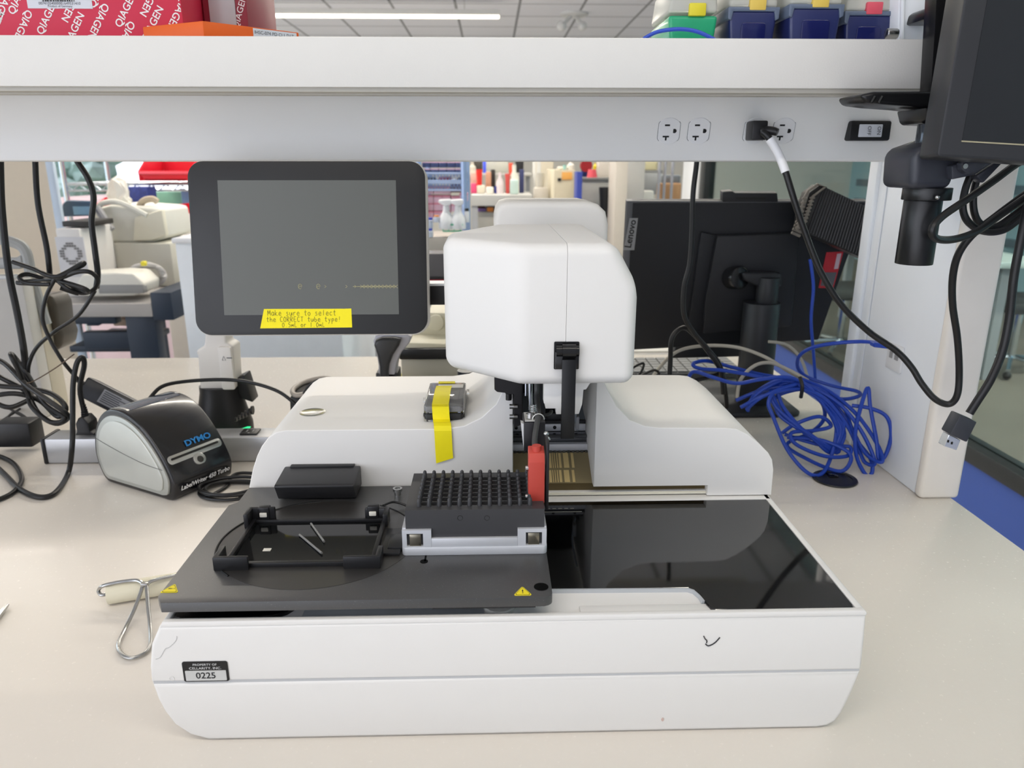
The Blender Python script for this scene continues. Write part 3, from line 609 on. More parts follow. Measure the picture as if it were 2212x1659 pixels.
# yellow note
A = [sp_(*q) for q in ((577, 667), (765, 667), (766, 706), (571, 708))]
A[0] = (A[0][0], A[0][1]); nt = MB().prism([A[3], A[2], (A[2][0]-.0003, A[1][1]+.0006), (A[1][0]-.010, A[1][1]+.0004), A[0]], 'z', .0005, .0008).xf(mxs)
nt = nt.build('handwritten_tape_note', yellow, None, label='yellow tape with handwritten reminder stuck on the touchscreen bezel', cat='note')
class PenFont: pass
def pen(txt, x0, y0, wpx, hpx, mb, r=.00028):
    """simple stroke lettering on the note, laid out along its width"""
    G = {'M': [[(0, 0), (.1, 1), (.5, .3), (.85, 1), (1, 0)]], 'a': [[(.9, .6), (.4, .65), (.1, .3), (.4, 0), (.85, .2), (.9, .6), (.95, 0)]], 'k': [[(.1, 1), (.1, 0)], [(.8, .6), (.15, .3), (.9, 0)]],
     'e': [[(.1, .3), (.85, .35), (.6, .65), (.2, .5), (.15, .1), (.6, 0), (.9, .12)]], 's': [[(.8, .6), (.35, .62), (.3, .4), (.75, .25), (.6, 0), (.1, .03)]], 'u': [[(.1, .6), (.15, .05), (.6, .02), (.85, .6), (.9, 0)]],
     'r': [[(.2, .6), (.2, 0)], [(.2, .35), (.5, .62), (.85, .55)]], 't': [[(.5, 1), (.45, .1), (.8, 0)], [(.1, .65), (.9, .68)]], 'o': [[(.5, .62), (.12, .4), (.3, 0), (.75, .05), (.88, .4), (.5, .62)]],
     'l': [[(.5, 1), (.45, 0)]], 'c': [[(.85, .55), (.4, .62), (.12, .3), (.4, 0), (.88, .1)]], 'h': [[(.15, 1), (.15, 0)], [(.15, .35), (.55, .6), (.85, .4), (.85, 0)]], 'C': [[(.9, .9), (.4, 1), (.08, .5), (.35, 0), (.92, .1)]],
     'O': [[(.5, 1), (.1, .6), (.25, .02), (.8, .05), (.92, .6), (.5, 1)]], 'R': [[(.12, 0), (.12, 1), (.75, .9), (.7, .55), (.15, .5), (.85, 0)]], 'E': [[(.85, 1), (.15, .98), (.12, .02), (.88, 0)], [(.15, .5), (.7, .52)]],
     'T': [[(.05, 1), (.95, .98)], [(.5, .98), (.48, 0)]], 'b': [[(.15, 1), (.15, 0), (.7, .05), (.8, .4), (.2, .5)]], 'y': [[(.15, .6), (.45, .1)], [(.85, .6), (.25, -.5)]], 'p': [[(.2, .6), (.15, -.5)], [(.2, .5), (.7, .6), (.8, .2), (.2, .05)]],
     '!': [[(.5, 1), (.4, .3)], [(.38, .08), (.4, 0)]], '0': [[(.5, 1), (.12, .6), (.25, 0), (.75, .1), (.88, .6), (.5, 1)]], '5': [[(.9, 1), (.3, .98), (.25, .6), (.8, .5), (.7, .03), (.15, 0)]], '.': [[(.4, .02), (.5, .05)]], 'L': [[(.2, 1), (.15, .02), (.85, .05)]],
     '1': [[(.5, 1), (.45, 0)]], 'm': [[(.05, 0), (.1, .6), (.45, .2), (.75, .6), (.9, 0)]]}
    cw = 1.0/len(txt); q0 = Vector(sp_(x0, y0)); q1 = Vector(sp_(x0+wpx, y0)); hh = hpx/1600*.97
    for i, ch in enumerate(txt):
        for st in G.get(ch, []):
            P = []
            for a, c in st:
                u_ = (i+.08+a*.78)*cw; P.append((q0.x+(q1.x-q0.x)*u_, q0.y+c*hh, .0009))
            mb.tube(P, r, 5, 3)
b = MB()
pen('Make sure to select', 585, 681, 147, 11, b); pen('the CORRECT tube type!', 583, 694, 160, 10, b); pen('0.5mL or 1.0mL', 617, 705, 92, 9, b)
b.xf(mxs).build('handwriting', M('pencil_grey', (95, 92, 50), .7), nt)
# arm bar from screen to column
b = MB(); b.box(-.09, .02, .985, 1.01, .2895, .315, .001); b.build('screen_arm', blk, D); MB().box(-.09, .02, .984, 1.011, .315, .3185, .0008).build('arm_trim', alu, D)
MB().box(-.14, -.085, .965, 1.005, .285, .325, .003).build('screen_mount', blk, D)
MB().box(.006, .03, .975, 1.02, .284, .322, .003).build('arm_joint', blk, D)

# ---------------------------------------------------------------- 96-position rack (lifts away)
RK = thing('tube_rack', (-.0165, .637, pz1+.0078), 'dark grey 96-position tube rack with peg rows in metal holder', 'tube rack')
rx0, rx1, ry0, ry1, rz0, rz1 = -.0778, .0455, .5962, .6778, pz1+.0079, .1780
b = MB(); bm = b.bm; p_ = .009; gx, gy = rx0+.0118, ry0+.0082
NX, NY = 11, 7
X1, Y1 = gx+NX*p_, gy+NY*p_
def V(x, y, z): return bm.verts.new((x, y, z))
for i in range(NX):
    for j in range(NY):
        cx_, cy_ = gx+(i+.5)*p_, gy+(j+.5)*p_; n = 16; ri = []; rb = []; sq = []
        for k in range(n):
            a = 2*math.pi*(k+.5)/n; c_, s_ = math.cos(a), math.sin(a); q = max(abs(c_), abs(s_))
            ri.append(V(cx_+.0038*c_, cy_+.0038*s_, rz1)); rb.append(V(cx_+.0036*c_, cy_+.0036*s_, rz1-.011)); sq.append(V(cx_+p_/2*c_/q, cy_+p_/2*s_/q, rz1))
        for k in range(n):
            m = (k+1) % n; bm.faces.new((ri[k], sq[k], sq[m], ri[m])); bm.faces.new((ri[k], ri[m], rb[m], rb[k]))
        bm.faces.new(rb)
def qd(x0, x1, y0, y1, z=rz1): bm.faces.new([V(x0, y0, z), V(x1, y0, z), V(x1, y1, z), V(x0, y1, z)])
# corner bits of the octagonal cells are closed by a thin sheet around; margins:
qd(rx0, gx, ry0, ry1); qd(X1, rx1, ry0, ry1); qd(gx, X1, ry0, gy); qd(gx, X1, Y1, ry1)
for (x0, y0), (x1, y1) in (((rx0, ry0), (rx1, ry0)), ((rx1, ry0), (rx1, ry1)), ((rx1, ry1), (rx0, ry1)), ((rx0, ry1), (rx0, ry0))):
    bm.faces.new([V(x0, y0, rz0), V(x1, y1, rz0), V(x1, y1, rz1), V(x0, y0, rz1)])
bm.faces.new([V(rx0, ry0, rz0), V(rx0, ry1, rz0), V(rx1, ry1, rz0), V(rx1, ry0, rz0)])
rackm = M('rack_charcoal', (60, 60, 62), .42, var=.05)
bmesh.ops.remove_doubles(bm, verts=bm.verts, dist=1e-6)
RB = b.build('rack_block', rackm, RK)
b = MB()
for px in (994, 1052): o = U(px, 1119, y=ry0); b.lathe([(0, -.0003), (.0015, -.0003), (.0024, .0002), (.0026, -.0001)], (0, 0, 0), 18, mx=Matrix.Translation((o.x, ry0, o.z)) @ Matrix.Rotation(math.pi/2, 4, 'X'))
b.build('dimple', M('dimple_dark', (18, 18, 18), .5), RB)
proto = None
for j in range(NY+1):
    for i in range(NX+1):
        x, y = gx+i*p_, gy+j*p_
        if proto is None:
            proto = MB().lathe([(.0022, -.001), (.0021, 0), (.0019, .004), (.0017, .0062), (.0010, .0072), (0, .0074)], (x, y, rz1), 14).build('peg', rackm, RK)
            px0, py0 = x, y
        else:
            c = proto.copy(); C.objects.link(c); c.location = proto.location+Vector((x-px0, y-py0, 0))
# ================================================================ things on and around the bench
def wire(name, pts, r, label, cat='cable', m=cable, seg=10, sm=8, group=None, closed=False, parent=None):
    return MB().tube(pts, r, seg, sm, closed).build(name, m, parent, label, cat, group)
# ---- small clear case with foam, taped onto the left housing
t = thing('clear_case', (-.0545, .80, .2), 'small clear hinged case with dark foam taped onto left housing of instrument', 'case')
cx0, cx1, cy0, cy1, cz0 = -.0762, -.0305, .770, .862, .1990
MB().prism(rrect(cx0, cx1, cy0, cy1, .004), 'z', cz0, cz0+.009, .0012, 2).build('case_base', clear, t)
lid = MB().prism(rrect(cx0+.001, cx1-.001, cy0+.0008, cy1-.001, .004), 'z', cz0+.0095, cz0+.0185, .0015, 2).build('case_lid', clear, t)
MB().prism(rrect(cx0+.003, cx1-.003, cy0+.003, cy1-.003, .002), 'z', cz0+.0015, cz0+.0080, .0006, 1).build('foam_insert', M('foam_dark', (58, 58, 58), .9, var=.2, scale=900), t)
MB().prism(rrect(cx0+.003, cx1-.003, cy0+.003, cy1-.003, .002), 'z', cz0+.0105, cz0+.0165, .0006, 1).build('foam_insert', M('foam_grey', (150, 150, 150), .9, var=.2, scale=900), t)
MB().box(cx0+.012, cx1-.004, cy1-.024, cy1-.010, cz0+.0186, cz0+.0188).build('paper_label', M('label_paper', (225, 222, 214), .6), t)
MB().cyl((cx1+.0005, cy1-.016, cz0+.011), (cx1+.003, cy1-.016, cz0+.011), .003, seg=12).build('hinge_knob', clear, t)
MB().cyl((cx0-.003, .815, cz0+.011), (cx0-.0005, .815, cz0+.011), .003, seg=12).build('hinge_knob', clear, t)
def strip(pts, wd, th, name, m, label, cat, skew=0):
    b = MB(); bm = b.bm; n = len(pts); R_ = []
    for i, p in enumerate(pts):
        p = Vector(p); d = (Vector(pts[min(i+1, n-1)])-Vector(pts[max(i-1, 0)])).normalized(); up = Vector((1, 0, 0)).cross(d).normalized()*-1
        w_ = wd/2; x0 = p.x-w_; x1 = p.x+w_; s = skew if i in (0, n-1) else 0
        R_.append([bm.verts.new((x0, p.y, p.z)), bm.verts.new((x1, p.y, p.z+(s if i == n-1 else 0))), bm.verts.new((x1, p.y-up.y*th, p.z+(s if i == n-1 else 0)-up.z*th)), bm.verts.new((x0, p.y-up.y*th, p.z-up.z*th))])
    for A, B in zip(R_, R_[1:]):
        for k in range(4): bm.faces.new((A[k], A[(k+1) % 4], B[(k+1) % 4], B[k]))
    bm.faces.new(R_[0]); bm.faces.new(R_[-1][::-1]); bmesh.ops.recalc_face_normals(bm, faces=bm.faces)
    return b.build(name, m, None, label, cat, smooth=False)
strip([(-.0570, .8455, .2180), (-.0575, .8300, .2181), (-.0572, .8000, .2181), (-.0570, .7750, .2178), (-.0565, .7690, .2165), (-.0562, .7682, .2080), (-.0558, .7675, .2030), (-.0550, .7600, .2024), (-.0540, .7540, .2034), (-.0534, .7480, .2022), (-.0530, .7456, .1975), (-.0528, .7454, .1915), (-.0524, .7456, .1740), (-.0520, .7459, .1600)], .0185, .0003, 'tape_strip', yellow, 'long yellow tape strip draped over clear case and down white housing', 'tape', .006)
strip([(-.0545, .8545, .2182), (-.0548, .8625, .2182), (-.0546, .8634, .2140), (-.0544, .8638, .2020)], .0200, .0003, 'tape_strip', yellow, 'short yellow tape piece at the far end of the clear case', 'tape')
# ---- label printer
def printer():
    o = U(375, 1088, z=0); W_ = .113; Dp = .176
    t = thing('label_printer', (o.x, o.y, 0), 'black and silver rounded label printer left of the instrument', 'printer')
    fx = Vector((.50, .87, 0)).normalized()      # along the front, left to right
    bx_ = Vector((-.87, .50, 0)).normalized()    # towards the back
    mx = Matrix(((bx_.x, 0, fx.x, o.x), (bx_.y, 0, fx.y, o.y), (0, 1, 0, 0), (0, 0, 0, 1)))   # local (depth, height, along)
    P = [(.004, .004), (.000, .014), (-.002, .026), (.001, .038), (.010, .056), (.022, .074), (.037, .092), (.055, .108), (.078, .120), (.102, .125), (.126, .122), (.146, .111), (.162, .093), (.172, .070), (.176, .046), (.173, .026), (.166, .010), (.158, .002), (.145, .000), (.09, .000), (.03, .000), (.016, .000)]
    P = [(v.x, v.y) for v in crom([(x, y, 0) for x, y in P], 4, True)]
    bodym = M('printer_black', (28, 28, 31), .22, coat=.3, var=.05)
    MB().prism(P, 'z', .004, W_-.004, .003, 3, 'caps').xf(mx).build('body', bodym, t)
    c = (.088, .058)
    ins = [(c[0]+(x-c[0])*.90, c[1]+(y-c[1])*.87) for x, y in P]; ins2 = [(c[0]+(x-c[0])*.80, c[1]+(y-c[1])*.76) for x, y in P]
    silver = M('printer_silver', (176, 178, 172), .35, metal=.35)
    for nm, z0, z1 in (('side_cover', .0005, .006), ('side_cover', W_-.006, W_-.0005)):
        sc_ = MB().prism(ins, 'z', z0, z1, .0015, 2).xf(mx).build(nm, silver, t)
    q = MB().prism(ins2, 'z', -.0015, .001, .0012, 3).xf(mx).build('side_bulge', M('printer_silver_light', (196, 198, 192), .3, metal=.3), t)
    MB().tube([mx @ Vector((x, y, -.0018)) for x, y in ((.012, .050), (.05, .052), (.09, .058), (.13, .066), (.162, .074))], .0004, 6).build('seam', M('seam_dark', (90, 90, 86), .5), t)
    # lid band and window along the crest
    top = [p for p in P if p[1] > .09]
    b = MB(); band = [(x, y+.0006) for x, y in P[34:56]]; inner = [(x, y-.004) for x, y in band][::-1]
    b.prism(band+inner, 'z', .014, W_-.012, .0004, 1).xf(mx).build('lid_window', M('smoky_window', (70, 78, 92), .06, coat=.5), t)
    b = MB(); b.prism(band+inner, 'z', .0105, .0145, .0004, 1).xf(mx).build('lid_trim', M('trim_silver', (190, 190, 186), .25, metal=.7), t)
    # front slot on slanted face between P[4] and P[5]
    a_, b_ = Vector((.001, .038)), Vector((.022, .074)); d = (b_-a_).normalized(); n = Vector((-d.y, d.x))
    org = mx @ Vector(((a_.x+b_.x)/2, (a_.y+b_.y)/2, W_/2)); upw = (mx.to_3x3() @ Vector((d.x, d.y, 0))); fr = frame(org, fx, upw)
    MB().prism(rrect(-.048, .048, -.004, .010, .0065), 'z', -.003, .0014, .001, 2).xf(fr).build('slot_bezel', M('trim_silver'), t)
    MB().prism(rrect(-.042, .042, .0025, .0058, .0015), 'z', .0005, .0018).xf(fr).build('paper_slot', M('slot_black', (12, 12, 12), .6), t)
    MB().prism(rrect(-.010, .010, -.018, -.001, .008), 'z', -.003, .0032, .001, 2).xf(fr).build('button_bezel', M('trim_silver'), t)
    MB().prism(circ(0, -.0105, .0052, 20), 'z', 0, .0042, .0006, 1).xf(fr).build('feed_button', M('button_dark', (80, 80, 78), .2, metal=.8), t)
    f2 = frame(fr @ Vector((.0, .0185, .0022)), fx, upw)
    b = MB(); b.merge(text_bm('DYMO', .0125, bold=.0004, sx=1.25), f2 @ Matrix.Translation((.012, 0, 0))); b.build('lettering', M('print_blue', (40, 130, 200), .4), t)
    f3o = mx @ Vector((-.0036, .019, W_/2)); b = MB(); b.merge(text_bm('LabelWriter 450 Turbo', .0092, bold=.0002, shear=.3), frame(f3o, fx, (0, 0, 1))); b.build('lettering', wtext, t)
printer()
# ---- power strip behind the instrument
t = thing('power_strip', (-.16, 1.165, 0), 'long silver power strip lying behind the white instrument', 'power strip')
x0, x1 = U(103, 1003, y=1.145).x, .392
MB().box(x0, x1, 1.145, 1.192, .001, .0435, .003).build('strip_body', M('strip_silver', (188, 189, 191), .35, metal=.5), t)
for xa, xb in ((x0-.005, x0+.002), (x1-.002, x1+.006)): MB().box(xa, xb, 1.143, 1.194, 0, .045, .003).build('end_cap', blk, t)
for px in (228, 540):
    o = U(px, 925, y=1.168); MB().box(o.x-.014, o.x+.014, 1.155, 1.181, .0432, .0465, .001).build('socket', blk, t)
    b = MB()
    for dx in (-.005, .005): b.box(o.x+dx-.001, o.x+dx+.001, 1.164, 1.173, .0462, .0468)
    b.box(o.x-.0015, o.x+.0015, 1.157, 1.160, .0462, .0468); b.build('socket_slots', M('slot_grey', (150, 150, 150), .5), t)
# ---- plug and cord in the strip (left)
o = U(192, 940, y=1.168)
t = thing('power_plug', (o.x, 1.168, .0466), 'black power plug pushed into left end of silver power strip', 'plug')
z = .0466
MB().prism([(o.x-.014, z), (o.x+.017, z), (o.x+.016, z+.003), (o.x+.011, z+.006), (o.x+.011, z+.020), (o.x+.004, z+.030), (o.x-.004, z+.030), (o.x-.010, z+.020), (o.x-.010, z+.006)], 'y', 1.153, 1.181, .002, 2).build('plug_body', blk, t)
b = MB()
for k in range(5): b.cyl((o.x, 1.167, z+.030+k*.004), (o.x, 1.167, z+.0325+k*.004), .0058-.0005*k, seg=14)
b.build('strain_relief', blk, t)
MB().tube([(o.x, 1.167, z+.03), (o.x-.001, 1.167, z+.075)]+UV([(182, 790, 1.16), (178, 772, 1.155), (166, 785, 1.15), (158, 830, 1.14), (157, 900, 1.125), (156, 960, 1.10)])+US([(148, 1020), (122, 1062), (88, 1074), (45, 1058), (5, 1020), (-60, 960)], z=.0045), .0040, 10).build('cord', cable, t)
wire('power_cable', US([(-60, 970), (0, 986), (32, 1004), (47, 1035), (30, 1062), (-5, 1080), (-60, 1095)], z=.004), .0036, 'black cord curling on worktop at left photo edge, in front of power strip')
# ---- hanging black cables, left
wire('hanging_cable', UV([(-2, 300, 1.16), (0, 345, 1.17), (4, 450, 1.17), (18, 580, 1.17), (38, 680, 1.17), (52, 760, 1.17), (58, 830, 1.18), (66, 855, 1.2)]), .0052, 'thick black cable hanging from raceway, leftmost of the hanging three', group='black cables hanging from the raceway')
wire('hanging_cable', UV([(76, 300, 1.16), (76, 345, 1.17), (82, 440, 1.17), (100, 530, 1.17), (106, 575, 1.17), (108, 600, 1.18)]), .0042, 'middle black cable hanging straight from raceway into tied coil', group='black cables hanging from the raceway')
wire('hanging_cable', UV([(150, 310, 1.16), (165, 345, 1.17), (190, 385, 1.17), (202, 425, 1.17), (198, 480, 1.17), (205, 540, 1.17), (211, 590, 1.17), (208, 622, 1.17)]), .0044, 'right black cable bending down from raceway, right of the tied coil', group='black cables hanging from the raceway')
wire('tied_cable_coil', UV([(28, 566, 1.16), (70, 580, 1.15), (120, 598, 1.14), (175, 575, 1.15), (178, 568, 1.16), (140, 590, 1.17), (105, 602, 1.17), (60, 592, 1.16), (42, 600, 1.15), (60, 612, 1.15), (110, 614, 1.15), (38, 611, 1.16), (75, 606, 1.17), (125, 602, 1.15), (165, 588, 1.14), (195, 588, 1.14), (212, 605, 1.15), (203, 625, 1.16), (180, 633, 1.16), (150, 625, 1.15), (128, 607, 1.15), (180, 622, 1.14), (188, 630, 1.15), (145, 612, 1.16), (115, 602, 1.16), (150, 620, 1.17), (168, 634, 1.17), (130, 622, 1.16)]), .0034, 'coil of black cable tied in middle, hanging above beige instrument', 'cable coil', sm=6)
wire('looped_cable', UV([(120, 600, 1.15), (100, 640, 1.15), (92, 685, 1.15), (104, 725, 1.15), (132, 775, 1.15), (160, 810, 1.16), (178, 830, 1.17)]), .0030, 'thin black cable curving down from tied coil to black adapter')
wire('looped_cable', UV([(205, 628, 1.16), (170, 680, 1.16), (120, 715, 1.16), (80, 750, 1.17), (62, 790, 1.17), (64, 830, 1.18)]), .0030, 'thin black cable crossing down left from tied coil to lower tangle')
def tangle(c, rx, rz, n, turns, r, ry=.02, seed=1):
    rd = random.Random(seed); P = []
    for k in range(n*turns):
        a = 2*math.pi*k/n; j = 1+.22*rd.uniform(-1, 1)
        P.append((c[0]+rx*j*math.cos(a)+rz*.3*math.sin(a)*rd.uniform(-1, 1), c[1]+ry*rd.uniform(-1, 1), c[2]+rz*j*math.sin(a)))
    return P
wire('cable_tangle', UV([(-30, 770, 1.19), (10, 785, 1.17), (55, 830, 1.15), (100, 862, 1.14), (140, 890, 1.14), (145, 905, 1.15), (120, 915, 1.16), (85, 895, 1.16), (60, 850, 1.16), (40, 800, 1.15), (25, 770, 1.15), (28, 768, 1.17), (60, 810, 1.17), (95, 870, 1.16), (140, 903, 1.14), (110, 912, 1.14), (70, 880, 1.15), (55, 845, 1.17), (10, 820, 1.17), (-30, 800, 1.18), (-20, 830, 1.16), (50, 838, 1.16), (110, 850, 1.16), (142, 880, 1.15), (125, 900, 1.15), (85, 865, 1.17), (30, 850, 1.16), (-20, 860, 1.16), (20, 880, 1.15), (70, 860, 1.17)]), .0040, 'tied tangle of thick black cable beside beige instrument, on bench', 'cable tangle', sm=6)
wire('cable_tangle', US([(-30, 930), (10, 905), (60, 870), (20, 880), (60, 905), (30, 890), (0, 925)], z=.02), .0022, 'thin black wires on bench under the thick cable tangle', 'cable tangle')
o = U(20, 865, y=1.2); MB().box(o.x-.03, o.x+.03, 1.19, 1.23, .012, .055, .004).build('power_adapter', blk, None, 'black adapter block behind the left cable tangle', 'power adapter')
MB().tube(UV([(160, 765, 1.14), (120, 795, 1.15), (75, 822, 1.15), (58, 828, 1.14)]), .0010, 6, 6).build('twist_tie', M('tie_brown', (90, 74, 60), .6), None, 'thin dark twist tie sticking out of the left cable tangle', 'twist tie')
# ---- adapter brick with label
a, c = U(205, 848, y=1.20), U(290, 905, y=1.26)
t = thing('adapter_brick', (a.x, 1.22, 0), 'black power brick with grey label leaning behind the label printer', 'power adapter')
b = MB(); b.box(-.016, .115, -.024, .024, -.018, .018, .004); mxa = Matrix.Translation(U(205, 845, y=1.235)) @ Matrix.Rotation(math.radians(31), 4, 'Y') @ Matrix.Rotation(math.radians(-25), 4, 'X'); b.xf(mxa).build('brick_body', M('brick_black', (34, 36, 42), .35), t)
b = MB(); b.box(.018, .068, -.0244, -.0238, -.012, .012); lb = b.xf(mxa).build('rating_label', M('label_grey', (150, 152, 158), .4), t)
b = MB()
for k in range(6): b.box(.021, .050+.014*(k % 2), -.0248, -.0243, .008-k*.0034, .0095-k*.0034)
b.xf(mxa).build('label_lines', M('print_dark', (70, 72, 78), .5), lb)
MB().cyl(mxa @ Vector((-.016, 0, 0)), mxa @ Vector((-.034, 0, .004)), .006, .004, 14).build('strain_relief', blk, t)
# ---- healthcare scanner in black cradle
a = U(480, 916, y=1.27); zb = 0
t = thing('cordless_scanner', (a.x, 1.27, 0), 'white cordless scanner standing in black conical cradle, under the touchscreen', 'scanner')
def zat(py, y=1.27, px=480): return U(px, py, y=y).z
def xat(px, py, y=1.27): return U(px, py, y=y).x
xc = xat(480, 870)
cr_ = [(.050, .0), (.050, zat(912)), (.046, zat(895)), (.039, zat(862)), (.036, zat(845)), (.036, zat(832))]
MB().lathe([(0, 0)]+cr_+[(0, zat(832))], (xc, 1.27, 0), 32, 1, .8).build('cradle', M('cradle_black', (32, 32, 34), .4), t)
MB().prism([(xat(500, 850), zat(850)), (xat(548, 860), zat(868)), (xat(530, 810), zat(808)), (xat(500, 822), zat(822))], 'y', 1.262, 1.30, .003, 2).build('cradle_ear', M('cradle_black'), t)
b = MB(); b.prism([(xat(441, 832), zat(834)), (xat(436, 760), zat(762)), (xat(432, 752), zat(752)), (xat(450, 745), zat(742)), (xat(455, 700), zat(690)), (xat(493, 700), zat(690)), (xat(497, 735), zat(735)), (xat(512, 742), zat(742)), (xat(516, 830), zat(834))], 'y', 1.25, 1.29, .004, 3)
sc1 = b.build('scanner_body', M('scanner_cream', (226, 222, 216), .4), t)
MB().prism(rrect(xat(485, 780), xat(513, 780), zat(833), zat(742), .004), 'y', 1.243, 1.2505, .002, 2).build('battery_cover', M('scanner_cream'), t)
b = MB(); q = (xat(495, 765), 1.2425, zat(766)); b.tube([(q[0]-.003, q[1], q[2]-.003), (q[0], q[1], q[2]+.004), (q[0]+.003, q[1], q[2]-.003)], .0004, 5, 0, True); b.tube([(q[0]+.005, q[1], q[2]+.001), (q[0]+.014, q[1], q[2]+.001)], .0008, 5, 0); b.build('logo_print', M('grey_print', (110, 112, 118), .6), sc1)
MB().lathe([(0, 0), (.048, 0), (.049, .003), (.047, .006), (0, .006)], (xc, 1.262, zat(922)), 28, 1, .8).build('status_light', M('green_led', (40, 235, 150), .4, emit=1.2), t)
# ---- handheld scanner, standing upright
def hx(px, py): return U(px, py, y=1.26).x
def hz(px, py): return U(px, py, y=1.26).z
t = thing('handheld_scanner', (hx(838, 800), 1.27, 0), 'grey handheld barcode scanner with black grip, standing right of the touchscreen', 'scanner')
out = [(816, 880), (817, 790), (812, 760), (806, 738), (811, 726), (824, 721), (850, 720), (880, 722), (888, 728), (884, 742), (868, 760), (858, 780), (854, 800), (853, 880)]
P = [(hx(*q), hz(*q)) for q in out]; P[0] = (P[0][0], .0); P[-1] = (P[-1][0], .0)
MB().prism(P, 'y', 1.262, 1.305, .003, 3, 'lo').build('scanner_shell', M('scanner_silver', (172, 172, 180), .35, metal=.2), t)
inn = [(820, 880), (821, 790), (816, 765), (809, 744), (812, 733), (826, 727), (852, 727), (868, 730), (863, 745), (850, 765), (842, 785), (840, 800), (840, 880)]
P = [(hx(*q), hz(*q)) for q in inn]; P[0] = (P[0][0], .0); P[-1] = (P[-1][0], .0)
MB().prism(P, 'y', 1.250, 1.266, .006, 4, 'lo').build('scanner_grip', M('grip_black', (46, 47, 49), .3), t)
MB().box(hx(812, 830), hx(860, 830), 1.262, 1.31, 0, hz(830, 806), .003).build('dock', blk, t)
# ---- second cradle with hole
a = U(680, 858, y=1.19)
t = thing('charging_cradle', (a.x, 1.20, 0), 'empty black charging cradle with cream rim behind left housing of instrument', 'cradle')
P = [U(627, 900, y=1.19), U(632, 846, y=1.19), U(690, 826, y=1.19), U(742, 836, y=1.19), U(750, 900, y=1.19)]
b = MB(); b.prism([(P[0].x, 0), (P[1].x-.002, P[1].z-.004), (P[2].x, P[2].z-.006), (P[3].x, P[3].z-.012), (P[4].x, 0)], 'y', 1.175, 1.235, .005, 3); b.build('cradle_body', M('cradle_black'), t)
q0, q1 = U(633, 847, y=1.18), U(700, 824, y=1.22)
b = MB()
rim = [U(*q, y=yy) for q, yy in (((632, 848), 1.18), ((640, 855), 1.17), ((665, 851), 1.175), ((705, 838), 1.19), ((738, 834), 1.20), ((738, 826), 1.225), ((700, 818), 1.235), ((660, 826), 1.225), ((638, 838), 1.20))]
b.tube([v+Vector((0, 0, .001)) for v in rim], .0042, 10, 6, True); b.build('cradle_rim', M('rim_cream', (176, 168, 158), .35), t)
b = MB(); b.bm.faces.new([b.bm.verts.new(v-Vector((0, 0, .001))) for v in rim]); b.build('cradle_opening', M('slot_black', (12, 12, 12), .6), t)
a = U(728, 850, y=1.172); MB().cyl((a.x, 1.1755, a.z-.004), (a.x, 1.172, a.z-.004), .010, seg=24).build('round_boss', M('cradle_black'), t)
wire('arched_cable', UV([(322, 862, 1.12), (350, 835, 1.14), (400, 824, 1.16), (480, 820, 1.17), (540, 826, 1.17), (600, 845, 1.165), (640, 875, 1.16), (660, 900, 1.165)]), .0030, 'black cable arching from label printer past white scanner to cradle')
wire('thin_cable', UV([(655, 850, 1.16), (670, 830, 1.16), (695, 818, 1.16), (720, 822, 1.17), (750, 838, 1.18), (785, 851, 1.19), (800, 870, 1.2)]), .0016, 'thin black cable looping over the empty charging cradle')
a = U(565, 885, y=1.20)
t = thing('adapter_brick', (a.x, 1.20, .0), 'black glossy adapter plugged in beside empty charging cradle', 'power adapter')
MB().box(U(556, 0, y=1.18).x, U(630, 0, y=1.18).x, 1.198, 1.235, 0, .068, .004).build('brick_body', M('brick_glossy', (24, 25, 28), .15), t)
MB().box(U(540, 0, y=1.18).x, U(565, 0, y=1.18).x, 1.197, 1.225, .02, .058, .003).build('socket_block', blk, t)
b = MB()
for k in range(6): q = U(545-k*7, 886+k*4, y=1.197); b.cyl((q.x-.0016, q.y, q.z), (q.x+.0016, q.y, q.z), .0075-.0008*k, seg=14)
b.build('strain_relief', blk, t)
# coiled cord between printer and instrument
wire('coiled_cord', [(U(505, 1065, z=0).x+.045*(1+.12*math.sin(k*.37))*math.cos(k*.55), U(505, 1065, z=0).y+.030*(1+.15*math.sin(k*.21))*math.sin(k*.55), .003+.0009*(k//4)) for k in range(46)], .0026, 'coil of black cord on worktop between label printer and instrument', 'cable coil', sm=4)
wire('printer_cord', [U(460, 1068, z=.003), U(490, 1050, z=.003), U(500, 1030, z=.006), U(520, 1022, z=.006), U(560, 1024, z=.004), U(600, 1030, z=.004)], .0026, 'black cord leaving the coil towards the back of the instrument')
# ---- seal roller tool, lower left
rA, rB = U(232, 1283, z=.0125), U(362, 1262, z=.0125); rd_ = (rB-rA).normalized(); 
t = thing('seal_roller', (rA.x, rA.y, 0), 'cream roller with bent steel wire handle lying at left of instrument', 'roller')
MB().cyl(rA, rA+rd_*.098, .0115, seg=32, bev=.0012).build('roller_drum', M('roller_cream', (226, 220, 196), .5), t)
w_ = [rA+rd_*.001, rA-rd_*.006, U(213, 1276, z=.014), U(222, 1266, z=.024), U(255, 1258, z=.0265), U(290, 1254, z=.0265), U(304, 1257, z=.0265), U(311, 1264, z=.025)]
w2 = [U(317, 1264, z=.025), U(324, 1257, z=.0265), U(345, 1250, z=.0265), U(380, 1243, z=.0265), U(412, 1240, z=.025)]
wm = M('wire_steel', (176, 176, 174), .25, metal=1)
b = MB(); b.tube(w_, .0021, 10, 6); b.tube(w2, .0021, 10, 6); b.build('wire_yoke', wm, t)
